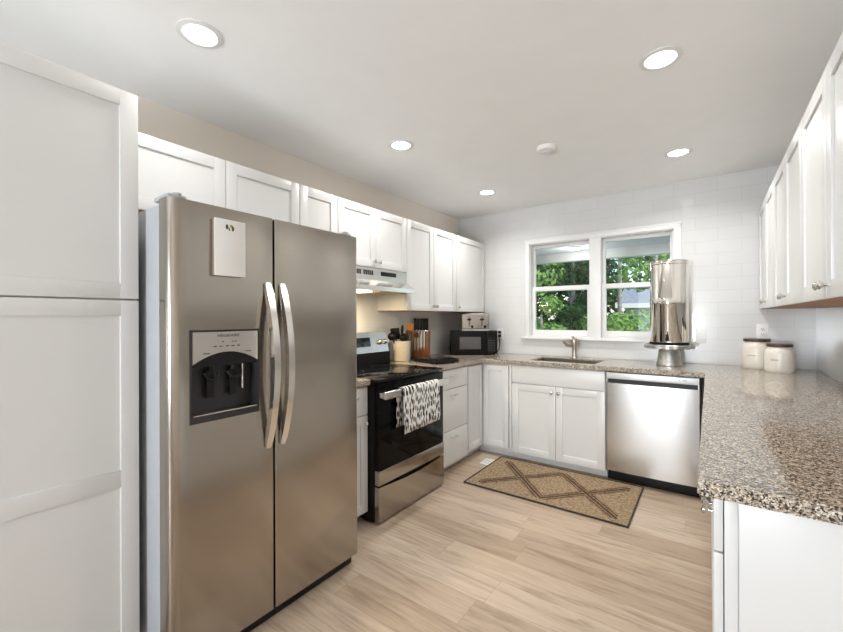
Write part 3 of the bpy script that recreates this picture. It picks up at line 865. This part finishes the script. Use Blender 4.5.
box_mb(MWW * 0.80, MWW - 0.015, -0.001, 0.0005, 0.195, 0.222).build('display', M['black_glass'], mcp, smooth=0)
for (x, y) in ((0.03, 0.05), (MWW - 0.03, 0.05), (0.03, 0.26), (MWW - 0.03, 0.26)):
    MB().cone((x, y, 0.0005), (x, y, 0.0125), 0.012, n=12).build('foot', M['black_rubber'], mw)

ts = thing('toaster', 'stainless steel toaster with two levers on top of the microwave', 'toaster', (0.282, 3.616, ZC + MWH + 0.001), 35)
TWW = 0.292
box_mb(0, TWW, 0.0, 0.175, 0.010, 0.182, 0.014, 4).build('shell', plain('satin_toaster_steel', (0.50, 0.47, 0.44), 0.2, 1.0), ts)
box_mb(0.004, TWW - 0.004, 0.004, 0.171, 0.0005, 0.012, 0.002).build('base', M['white_plastic'], ts)
for x in (0.078, 0.212):
    box_mb(x - 0.004, x + 0.004, -0.001, 0.001, 0.05, 0.145).build('lever_slot', M['black_plastic'], ts, smooth=0)
    mb = MB(); mb.box(x - 0.020, x + 0.020, -0.020, -0.0005, 0.108, 0.124, 0.003); mb.build('lever', M['black_plastic'], ts)
    MB().lathe([(0.014, 0.0), (0.013, -0.012), (0.0, -0.013)], (x + 0.03, 0, 0.040), 16, 'Y').build('dial', M['black_plastic'], ts, 40)
for y in (0.05, 0.115): box_mb(0.03, TWW - 0.03, y, y + 0.025, 0.1815, 0.1835).build('bread_slot', M['black_plastic'], ts, smooth=0)

# ------------------------------------------------------------------ crock with utensils, knife board with knives, hot plate
CR = (0.130, 2.800)
ck = thing('utensil_crock', 'cream stoneware utensil crock beside the range', 'crock', (CR[0], CR[1], ZC))
MB().lathe([(0.0, 0.0005), (0.068, 0.0005), (0.074, 0.006), (0.082, 0.178), (0.082, 0.183), (0.076, 0.183), (0.070, 0.02), (0.0, 0.015)], n=36).build('pot', M['cream'], ck, 50)
def utensil(name, label, dx, dy, lean, head, mat, zt):
    """lean: (x, y) displacement of the head from the foot; zt: height of the head's centre above the worktop"""
    t = thing(name, label, 'utensil', (CR[0] + dx, CR[1] + dy, ZC + 0.020), 0, 'kitchen utensils in the crock')
    a = Vector((0, 0, 0.0)); e = Vector((lean[0], lean[1], zt - 0.02))
    MB().tube([a, a.lerp(e, 0.5), e], 0.005, 10, [0.0045, 0.0055, 0.005]).build('handle', mat, t, 60)
    q = e.to_track_quat('Z', 'Y').to_matrix().to_4x4()
    mb = MB()
    if head == 'ladle': mb.ball((0, 0, 0), 0.046, 1.0, 0.8, 0.8)
    elif head == 'spoon': mb.ball((0, 0, 0.02), 0.040, 0.9, 0.35, 1.15)
    elif head == 'turner': mb.box(-0.042, 0.042, -0.004, 0.004, -0.02, 0.085, 0.004)
    elif head == 'paddle': mb.prism([(-0.012, -0.03), (-0.032, 0.03), (-0.034, 0.075), (-0.02, 0.09), (0.02, 0.09), (0.034, 0.075), (0.032, 0.03), (0.012, -0.03)], 'Y', -0.004, 0.004)
    elif head == 'whisk':
        for k_ in range(6):
            aa = math.pi * k_ / 6
            mb.tube([(0.036 * math.sin(math.pi * s_ / 10) * math.cos(aa), 0.036 * math.sin(math.pi * s_ / 10) * math.sin(aa), 0.10 * (1 - math.cos(math.pi * s_ / 10)) / 2) for s_ in range(1, 10)] , 0.0022, 6)
            mb.tube([(-0.036 * math.sin(math.pi * s_ / 10) * math.cos(aa), -0.036 * math.sin(math.pi * s_ / 10) * math.sin(aa), 0.10 * (1 - math.cos(math.pi * s_ / 10)) / 2) for s_ in range(1, 10)] , 0.0022, 6)
    mb.xf(Matrix.Translation(e) @ q @ (Matrix.Rotation(R(30), 4, 'Z')))
    mb.build('head', mat, t, 60)
    return t
utensil('ladle', 'black ladle leaning far out of the crock toward the range', -0.02, -0.02, (0.0, -0.080), 'ladle', M['black_plastic'], 0.225)
utensil('slotted_turner', 'black flat turner standing in the crock beside the ladle', -0.03, 0.01, (-0.005, -0.045), 'turner', M['black_plastic'], 0.215)
utensil('serving_spoon', 'black serving spoon rising highest in the middle of the crock', 0.0, -0.015, (0.018, 0.002), 'spoon', M['black_plastic'], 0.262)
utensil('pasta_spoon', 'broad black spoon low at the rim of the crock', 0.02, -0.02, (0.030, -0.012), 'ladle', M['black_plastic'], 0.215)
utensil('whisk', 'black wire whisk rising from the crock next to the wooden paddle', 0.03, 0.0, (0.018, 0.022), 'whisk', M['black_plastic'], 0.180)
utensil('wooden_spatula', 'orange wooden spatula paddle standing in the crock', 0.0, 0.035, (0.020, 0.048), 'paddle', M['olive_wood'], 0.250)

kb = thing('knife_block', 'upright red-brown wooden magnetic knife block on the worktop', 'knife block', (0.122, 3.115, ZC), 28)
box_mb(-0.078, 0.078, 0.0, 0.085, 0.018, 0.262, 0.003).build('block', M['acacia'], kb)
box_mb(-0.082, 0.082, -0.040, 0.100, 0.0005, 0.018, 0.003).build('foot', M['acacia'], kb)
kl = ['leftmost', 'second', 'third', 'fourth', 'fifth']
km = Matrix.Translation((0.122, 3.115, ZC)) @ Matrix.Rotation(R(28), 4, 'Z')
specs = [(-0.058, 0.026, 0.195), (-0.029, 0.028, 0.20), (0.001, 0.026, 0.18), (0.030, 0.022, 0.185), (0.057, 0.020, 0.16)]
klab = ['black-handled chef knife on the block, hung nearest the wooden paddle', 'wide-bladed black-handled knife, second along the wooden block', 'black-handled knife in the middle of the five on the block', 'slender knife with steel edge strip, fourth along the block', 'shortest black-handled knife, hung at the microwave end of the block']
for (x, bw, bl), lab in zip(specs, klab):
    pos = km @ Vector((x, -0.006, 0.256))
    kt = thing('kitchen_knife', lab, 'knife', pos, 28, 'knives on the magnetic block')
    MB().prism([(-bw * 0.38, 0.0), (-bw * 0.38, -bl * 0.8), (-bw * 0.38 + 0.005, -bl), (bw * 0.38, -bl * 0.75), (bw * 0.38, 0.0)], 'Y', -0.001, 0.0015).build('blade', M['mirror_steel'], kt)
    hb = MB(); hb.box(-0.0135, 0.0135, -0.011, 0.009, 0.012, 0.128, 0.004); hb.build('handle', M['black_plastic'], kt)
    mbk = MB(); mbk.box(-0.013, 0.013, -0.0095, 0.0095, 0.0, 0.0125, 0.002); mbk.box(-0.0145 + 0.002, -0.0105, -0.0098, 0.0098, 0.012, 0.124); mbk.build('bolster', M['chrome'], kt)

hp = thing('hot_plate', 'flat black glass hot plate lying on the worktop before the knives', 'hot plate', (0.415, 2.905, ZC), -18)
box_mb(-0.19, 0.19, -0.125, 0.125, 0.008, 0.034, 0.005).build('housing', M['black_plastic'], hp)
box_mb(-0.186, 0.186, -0.121, 0.121, 0.0343, 0.040, 0.002).build('glass_top', M['black_glass'], hp)
for (x, y) in ((-0.15, -0.09), (0.15, -0.09), (-0.15, 0.09), (0.15, 0.09)): MB().cone((x, y, 0.0005), (x, y, 0.0082), 0.012, n=12).build('foot', M['black_rubber'], hp)

# ------------------------------------------------------------------ cake stand and water filter
FX, FY = 2.118, 3.775
cs = thing('cake_stand', 'galvanized metal cake stand with scalloped plate carrying the water filter', 'cake stand', (FX, FY, ZC))
MB().lathe([(0.0, 0.0005), (0.092, 0.0005), (0.094, 0.010), (0.088, 0.020), (0.082, 0.060), (0.070, 0.132), (0.060, 0.148), (0.0, 0.148)], n=40).build('pedestal', M['galv'], cs, 50)
mb = MB()
ns_ = 96
def rad(i, r): return r + 0.006 * abs(math.sin(math.pi * i * 14 / ns_))
top_c = mb.bm.verts.new((0, 0, 0.164)); bot_c = mb.bm.verts.new((0, 0, 0.1485))
rings = []
for (r, z) in ((0.150, 0.164), (0.166, 0.170), (0.172, 0.164), (0.172, 0.140), (0.168, 0.140), (0.160, 0.1485)):
    rings.append([mb.bm.verts.new((rad(i, r) * math.cos(2 * math.pi * i / ns_), rad(i, r) * math.sin(2 * math.pi * i / ns_), z)) for i in range(ns_)])
for a, c in zip(rings, rings[1:]):
    for i in range(ns_):
        j = (i + 1) % ns_; mb.bm.faces.new((a[i], a[j], c[j], c[i]))
for i in range(ns_):
    j = (i + 1) % ns_
    mb.bm.faces.new((top_c, rings[0][i], rings[0][j])); mb.bm.faces.new((bot_c, rings[-1][j], rings[-1][i]))
mb.build('plate', M['galv'], cs, 35)
wf = thing('water_filter', 'tall two-tier polished steel gravity water filter on the cake stand', 'water filter', (FX, FY, ZC + 0.171))
MB().lathe([(0.0, 0.0005), (0.137, 0.0005), (0.137, 0.016), (0.131, 0.018), (0.0, 0.018)], n=48).build('base_ring', M['black_rubber'], wf, 40, label='black rubber base ring')
MB().lathe([(0.0, 0.019), (0.131, 0.019), (0.1325, 0.024), (0.1325, 0.318), (0.1345, 0.322), (0.1345, 0.332), (0.1315, 0.335), (0.0, 0.335)], n=64).build('lower_chamber', M['mirror_steel'], wf, 40)
MB().lathe([(0.0, 0.336), (0.1325, 0.336), (0.1325, 0.378), (0.1305, 0.383), (0.1305, 0.635), (0.0, 0.635)], n=64).build('upper_chamber', M['mirror_steel'], wf, 40)
ld = MB().lathe([(0.0, 0.636), (0.1330, 0.636), (0.1345, 0.640), (0.1345, 0.662), (0.131, 0.667), (0.05, 0.668), (0.0, 0.668)], n=64).build('lid', M['mirror_steel'], wf, 40)
# spigot towards the room
sp = MB()
dv = Vector((-0.02, -1.0, 0)).normalized()
a0 = dv * 0.1315
sp.cone((a0.x, a0.y, 0.048), (a0.x * 1.22, a0.y * 1.22, 0.048), 0.013, n=16)
sp.cone((a0.x * 1.20, a0.y * 1.20, 0.030), (a0.x * 1.20, a0.y * 1.20, 0.078), 0.011, 0.009, 16)
sp.box(a0.x * 1.2 - 0.006, a0.x * 1.2 + 0.006, a0.y * 1.2 - 0.028, a0.y * 1.2 + 0.004, 0.078, 0.086, 0.002)
sp.build('spigot', M['black_plastic'], wf, 40, label='black spigot')

# ------------------------------------------------------------------ canisters
def canister(label, x, y, r, h):
    t = thing('canister', label, 'canister', (x, y, ZC), 0, 'ceramic canisters on the worktop')
    MB().lathe([(0.0, 0.0005), (r * 0.92, 0.0005), (r * 0.99, 0.012), (r, 0.03), (r, h * 0.72), (r * 0.96, h * 0.84), (r * 0.80, h * 0.95), (r * 0.76, h * 0.97), (r * 0.76, h), (0.0, h)], n=44).build('jar', M['canister'], t, 60)
    l_ = MB().lathe([(0.0, h + 0.0005), (r * 0.84, h + 0.0005), (r * 0.87, h + 0.004), (r * 0.87, h + 0.016), (r * 0.84, h + 0.020), (0.0, h + 0.020)], n=44).build('lid', M['lid_wood'], t, 40, label='dark wooden lid')
    mb = MB()
    ang = math.atan2(-y, 2.381 - x) - 0.32
    for k_ in range(7):
        a = ang + (k_ - 3) * 0.07
        mb.box(-0.0006, 0.0006, -0.0022, 0.0022, -0.003 - 0.003 * (k_ % 2), 0.003)
        vs = mb.bm.verts[-8:] if False else None
    mb2 = MB()
    pts = []
    for s_ in range(36):
        a = ang - 0.28 + 0.56 * s_ / 35
        rr_ = r + 0.0003
        pts.append((rr_ * math.cos(a), rr_ * math.sin(a), h * 0.50 + 0.0045 * math.sin(s_ * 1.6)))
    mb2.tube(pts, 0.0012, 5)
    mb2.build('embossed_script', plain('faint_grey_script', (0.45, 0.41, 0.36), 0.5), t)
    return t
canister('larger ivory canister with dark wooden lid, behind the shorter one', 2.672, 3.925, 0.093, 0.203)
canister('shorter ivory canister with dark wooden lid, in front of the taller one', 2.782, 3.745, 0.083, 0.178)

# ------------------------------------------------------------------ outlets and switch on the tiled back wall
def plate(name, label, x, z, kind):
    t = thing(name, label, 'outlet' if kind != 'rocker' else 'switch', (x, D, z))
    box_mb(-0.036, 0.036, -0.006, -0.0005, -0.058, 0.058, 0.002).build('cover_plate', M['white_plastic'], t)
    if kind == 'rocker':
        box_mb(-0.017, 0.017, -0.010, -0.006, -0.033, 0.033, 0.0015).build('rocker', M['white_plastic'], t)
    else:
        for dz in (-0.021, 0.021):
            r_ = box_mb(-0.017, 0.017, -0.0085, -0.006, dz - 0.014, dz + 0.014, 0.001).build('receptacle', M['white_plastic'], t)
            mb = MB(); mb.box(-0.008, -0.0055, -0.0092, -0.0083, dz - 0.004, dz + 0.007); mb.box(0.0055, 0.008, -0.0092, -0.0083, dz - 0.004, dz + 0.006); mb.cone((0, -0.0092, dz - 0.009), (0, -0.0083, dz - 0.009), 0.0025, n=10)
            mb.build('slot', M['ink'], r_, 0)
    return t
plate('wall_outlet', 'white double outlet with black plugs beside the microwave', 0.524, 1.124, 'duplex')
plate('light_switch', 'white rocker switch on the tile beside the water filter', 2.325, 1.145, 'rocker')
plate('wall_outlet', 'white double outlet on the tile above the ivory canisters', 2.715, 1.190, 'duplex')
for dz, lab in ((0.021, 'upper black plug in the outlet beside the microwave'), (-0.021, 'lower black plug with cord in the outlet beside the microwave')):
    t = thing('power_plug', lab, 'plug', (0.524, D - 0.0095, 1.124 + dz))
    box_mb(-0.014, 0.014, -0.028, 0.0, -0.012, 0.012, 0.004).build('plug_body', M['black_plastic'], t)
    z0_ = -(1.124 + dz - ZC)
    MB().tube([(0, -0.026, -0.004), (0.004, -0.040, -0.03), (0.010, -0.036, z0_ * 0.45), (-0.004, -0.022, z0_ * 0.8), (-0.03, -0.02, z0_ + 0.006), (-0.07, -0.02, z0_ + 0.005)], 0.003, 8).build('cord', M['black_rubber'], t)

# ------------------------------------------------------------------ ceiling fixtures
def downlight(label, x, y, dim=1.0):
    t = thing('recessed_light', label, 'ceiling light', (x, y, H), 0, 'recessed ceiling lights')
    MB().lathe([(0.062, -0.0005), (0.084, -0.0005), (0.084, -0.004), (0.064, -0.008), (0.060, -0.004)], n=40).build('trim_ring', M['trim'], t, 40)
    MB().lathe([(0.0, -0.0045), (0.060, -0.0045), (0.061, -0.0008), (0.0, -0.0008)], n=40).build('lens', M['lamp'], t, 0)
    lamp('recessed_lamp', 'AREA', (x, y, H - 0.012), DOWNLIGHT_W * dim, (1.0, 0.985, 0.955), shape='DISK', size=0.12, spread=R(150), aim=(0, 0, -1))
    return t
downlight('round recessed ceiling light nearest the pantry, above the refrigerator', 0.717, 0.778, 0.55)
downlight('round recessed ceiling light above the granite worktop end', 2.208, 2.056)
downlight('round recessed ceiling light above the electric range', 0.723, 2.063)
downlight('round recessed ceiling light above the dishwasher', 2.209, 3.298, 1.2)
downlight('round recessed ceiling light in the corner above the drawers', 0.733, 3.306, 1.2)
sd = thing('smoke_detector', 'round white smoke detector on the ceiling between the lights', 'smoke detector', (1.492, 2.669, H))
MB().lathe([(0.0, -0.0005), (0.062, -0.0005), (0.062, -0.012), (0.056, -0.026), (0.045, -0.030), (0.0, -0.030)], n=36).build('housing', M['white_plastic'], sd, 40)
MB().lathe([(0.0, -0.0305), (0.018, -0.0305), (0.018, -0.033), (0.0, -0.034)], n=24).build('test_button', M['white_plastic'], sd, 40)

# ------------------------------------------------------------------ floor things
rgx, rgy = 0.812, 2.735
ru = thing('rug', 'tan woven jute rug with dark crossing bands before the sink', 'rug', (rgx, rgy, 0.0))
mb = MB()
nx, ny = 30, 18
RL, RWd = 1.158, 0.700
vs = [[mb.bm.verts.new((RL * i / nx, RWd * j / ny, 0.008 + 0.0012 * math.sin(i * 0.9) * math.sin(j * 0.7))) for j in range(ny + 1)] for i in range(nx + 1)]
vb = [[mb.bm.verts.new((RL * i / nx, RWd * j / ny, 0.0008)) for j in range(ny + 1)] for i in range(nx + 1)]
for i in range(nx):
    for j in range(ny):
        mb.bm.faces.new((vs[i][j], vs[i + 1][j], vs[i + 1][j + 1], vs[i][j + 1])); mb.bm.faces.new((vb[i][j], vb[i][j + 1], vb[i + 1][j + 1], vb[i + 1][j]))
edge = [(i, 0) for i in range(nx)] + [(nx, j) for j in range(ny)] + [(i, ny) for i in range(nx, 0, -1)] + [(0, j) for j in range(ny, 0, -1)]
for a, c in zip(edge, edge[1:] + edge[:1]):
    mb.bm.faces.new((vs[a[0]][a[1]], vb[a[0]][a[1]], vb[c[0]][c[1]], vs[c[0]][c[1]]))
mb.build('weave', M['rug'], ru, 60)
mb = MB(); e_ = 0.006
mb.box(-e_, RL + e_, -e_, 0.004, 0.001, 0.013, 0.004); mb.box(-e_, RL + e_, RWd - 0.004, RWd + e_, 0.001, 0.013, 0.004)
mb.box(-e_, 0.004, -e_, RWd + e_, 0.001, 0.0128, 0.004); mb.box(RL - 0.004, RL + e_, -e_, RWd + e_, 0.001, 0.0128, 0.004)
mb.build('binding', M['rug_edge'], ru, label='dark edge binding')
fv = thing('floor_vent', 'small white floor register in the corner by the rug', 'vent', (0.758, 3.25, 0.0), 0)
box_mb(-0.043, 0.043, -0.07, 0.07, 0.0005, 0.005, 0.001).build('faceplate', M['white_plastic'], fv)
mb = MB()
for q in range(9): mb.box(-0.036, 0.036, -0.056 + q * 0.013, -0.050 + q * 0.013, 0.0048, 0.0056)
mb.build('louvre', plain('grey_louvre', (0.45, 0.45, 0.45), 0.5), fv, 0)

# ------------------------------------------------------------------ outside the window
gr = box_mb(-30, 30, D + 0.15, 45, -0.9, -0.6).build('ground', M['soil'], smooth=0); struct(gr)
po = thing('porch_roof', 'covered porch with grey soffit and white beam outside the window', 'porch', (0, 0, 0))
box_mb(-3.0, 5.5, D + 0.16, 6.30, 2.285, 2.36).build('soffit', M['soffit'], po, smooth=0)
pl = thing('porch_light', 'small lit porch light on the grey soffit outside the window', 'porch light', (0.86, 5.75, 2.285))
MB().lathe([(0.0, -0.0005), (0.085, -0.0005), (0.085, -0.02), (0.0, -0.02)], n=28).build('base', M['trim'], pl, 40)
MB().lathe([(0.0, -0.0205), (0.075, -0.0205), (0.068, -0.04), (0.0, -0.05)], n=28).build('diffuser', M['porch_lens'], pl, 40)
lamp('porch_lamp', 'POINT', (0.86, 5.75, 2.0), 7, (1.0, 0.97, 0.92), shadow_soft_size=0.06)
box_mb(-3.0, 5.5, 6.17, 6.30, 2.150, 2.284, 0.004).build('beam', M['trim'], po, label='white beam')

def tree(name, label, x, y, z0, z1, rx, ry, nleaf, size, mat, trunk=0.10, clumps=9, seed=1, cz=None):
    rnd = random.Random(seed)
    t = thing(name, label, 'tree' if name == 'leafy_tree' else 'shrub', (x, y, -0.6))
    zb = z0 + 0.6; zt = z1 + 0.6
    cs_ = []
    for _ in range(clumps):
        a = rnd.uniform(0, 2 * math.pi); q = math.sqrt(rnd.random())
        cs_.append((rx * 0.75 * q * math.cos(a), ry * 0.75 * q * math.sin(a), rnd.uniform(zb + 0.12 * (zt - zb), zt - 0.12 * (zt - zb)), rnd.uniform(0.32, 0.55)))
    me = bpy.data.meshes.new('foliage')
    verts, faces = [], []
    for i in range(nleaf):
        cx, cy, cz_, k_ = cs_[i % clumps]
        d = Vector((rnd.gauss(0, 1), rnd.gauss(0, 1), rnd.gauss(0, 1))).normalized()
        rr_ = k_ * (0.72 + 0.33 * rnd.random())
        pz = Vector((cx + d.x * rx * rr_, cy + d.y * ry * rr_, cz_ + d.z * min(rx, (zt - zb) / 2) * rr_))
        s_ = size * rnd.uniform(0.6, 1.3)
        nrm = (d + Vector((rnd.gauss(0, .5), rnd.gauss(0, .5), rnd.gauss(0.25, .5)))).normalized()
        u_ = nrm.orthogonal().normalized(); u_.rotate(Matrix.Rotation(rnd.uniform(0, 6.28), 3, nrm)); v_ = nrm.cross(u_)
        b_ = len(verts)
        verts += [pz - u_ * s_, pz + v_ * s_ * 0.45 + nrm * s_ * 0.12, pz + u_ * s_, pz - v_ * s_ * 0.45 + nrm * s_ * 0.12]
        faces += [(b_, b_ + 1, b_ + 2), (b_, b_ + 2, b_ + 3)]
    me.from_pydata([tuple(v) for v in verts], [], faces)
    me.materials.append(mat)
    fo = bpy.data.objects.new('foliage', me); C.objects.link(fo); fo.parent = t
    mb = MB()
    mb.tube([(0, 0, 0), (0.03, 0.02, zb + (zt - zb) * 0.3), (0.0, 0.05, zb + (zt - zb) * 0.75)], trunk, 10, [trunk * 1.3, trunk, trunk * 0.5])
    for q in range(5):
        a = rnd.uniform(0, 6.28); zz = zb + (zt - zb) * rnd.uniform(0.15, 0.55)
        mb.tube([(0.02, 0.03, zz), (rx * 0.3 * math.cos(a), ry * 0.3 * math.sin(a), zz + (zt - zb) * 0.12), (rx * 0.6 * math.cos(a), ry * 0.6 * math.sin(a), zz + (zt - zb) * 0.2)], trunk * 0.4, 7, [trunk * 0.45, trunk * 0.3, trunk * 0.12])
    mb.build('trunk', M['bark'], t, 60)
    return t
box_mb(-3.0, 5.5, D + 0.16, 7.8, -0.5, -0.35).build('bounce_deck', M['concrete'], po, smooth=0)  # unseen porch floor, added pale and deep to bounce light onto the soffit
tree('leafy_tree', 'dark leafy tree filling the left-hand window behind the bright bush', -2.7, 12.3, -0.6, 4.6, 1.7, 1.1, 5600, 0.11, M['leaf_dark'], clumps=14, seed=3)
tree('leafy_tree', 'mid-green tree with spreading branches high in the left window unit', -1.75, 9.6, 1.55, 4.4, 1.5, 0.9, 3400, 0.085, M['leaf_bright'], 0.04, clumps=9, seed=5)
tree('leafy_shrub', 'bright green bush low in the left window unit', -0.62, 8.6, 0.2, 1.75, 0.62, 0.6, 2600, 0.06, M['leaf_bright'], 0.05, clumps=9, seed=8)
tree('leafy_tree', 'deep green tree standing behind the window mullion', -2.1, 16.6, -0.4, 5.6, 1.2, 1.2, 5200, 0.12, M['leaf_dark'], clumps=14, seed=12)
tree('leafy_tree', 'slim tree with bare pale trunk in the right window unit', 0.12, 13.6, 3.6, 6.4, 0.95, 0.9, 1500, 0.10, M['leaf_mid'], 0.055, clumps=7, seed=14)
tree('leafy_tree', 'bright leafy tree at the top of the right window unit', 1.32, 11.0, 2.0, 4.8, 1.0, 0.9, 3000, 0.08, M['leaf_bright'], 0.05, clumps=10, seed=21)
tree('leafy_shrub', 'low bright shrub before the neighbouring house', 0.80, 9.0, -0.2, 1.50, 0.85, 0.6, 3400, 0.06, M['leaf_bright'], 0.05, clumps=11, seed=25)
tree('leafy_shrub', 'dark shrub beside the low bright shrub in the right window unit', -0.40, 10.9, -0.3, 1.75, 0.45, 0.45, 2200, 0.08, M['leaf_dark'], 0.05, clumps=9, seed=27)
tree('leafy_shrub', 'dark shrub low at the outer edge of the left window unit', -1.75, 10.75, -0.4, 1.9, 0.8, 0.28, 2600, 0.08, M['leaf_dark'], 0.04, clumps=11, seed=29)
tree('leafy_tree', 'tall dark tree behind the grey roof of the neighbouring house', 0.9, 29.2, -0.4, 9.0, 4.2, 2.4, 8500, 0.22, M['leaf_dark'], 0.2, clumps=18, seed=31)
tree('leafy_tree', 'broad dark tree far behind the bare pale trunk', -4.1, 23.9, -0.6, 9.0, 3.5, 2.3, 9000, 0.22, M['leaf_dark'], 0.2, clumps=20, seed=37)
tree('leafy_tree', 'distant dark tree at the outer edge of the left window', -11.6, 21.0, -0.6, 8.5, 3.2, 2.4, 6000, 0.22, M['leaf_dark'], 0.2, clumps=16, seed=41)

nh = thing('neighbor_house', 'neighbouring house with grey shingled roof seen through the right window', 'house', (1.38, 18.6, -0.6))
box_mb(-1.9, 4.0, 0.3, 4.5, 0.0, 2.35).build('wall', M['siding'], nh, smooth=0)
MB().prism([(-0.1, 2.36), (-0.1, 2.46), (2.4, 3.42), (4.9, 2.46), (4.9, 2.36)], 'X', -2.2, 4.3).build('roof', M['shingle'], nh, 0)
box_mb(-2.22, 4.32, -0.16, -0.10, 2.28, 2.47).build('fascia_board', M['trim'], nh, smooth=0)
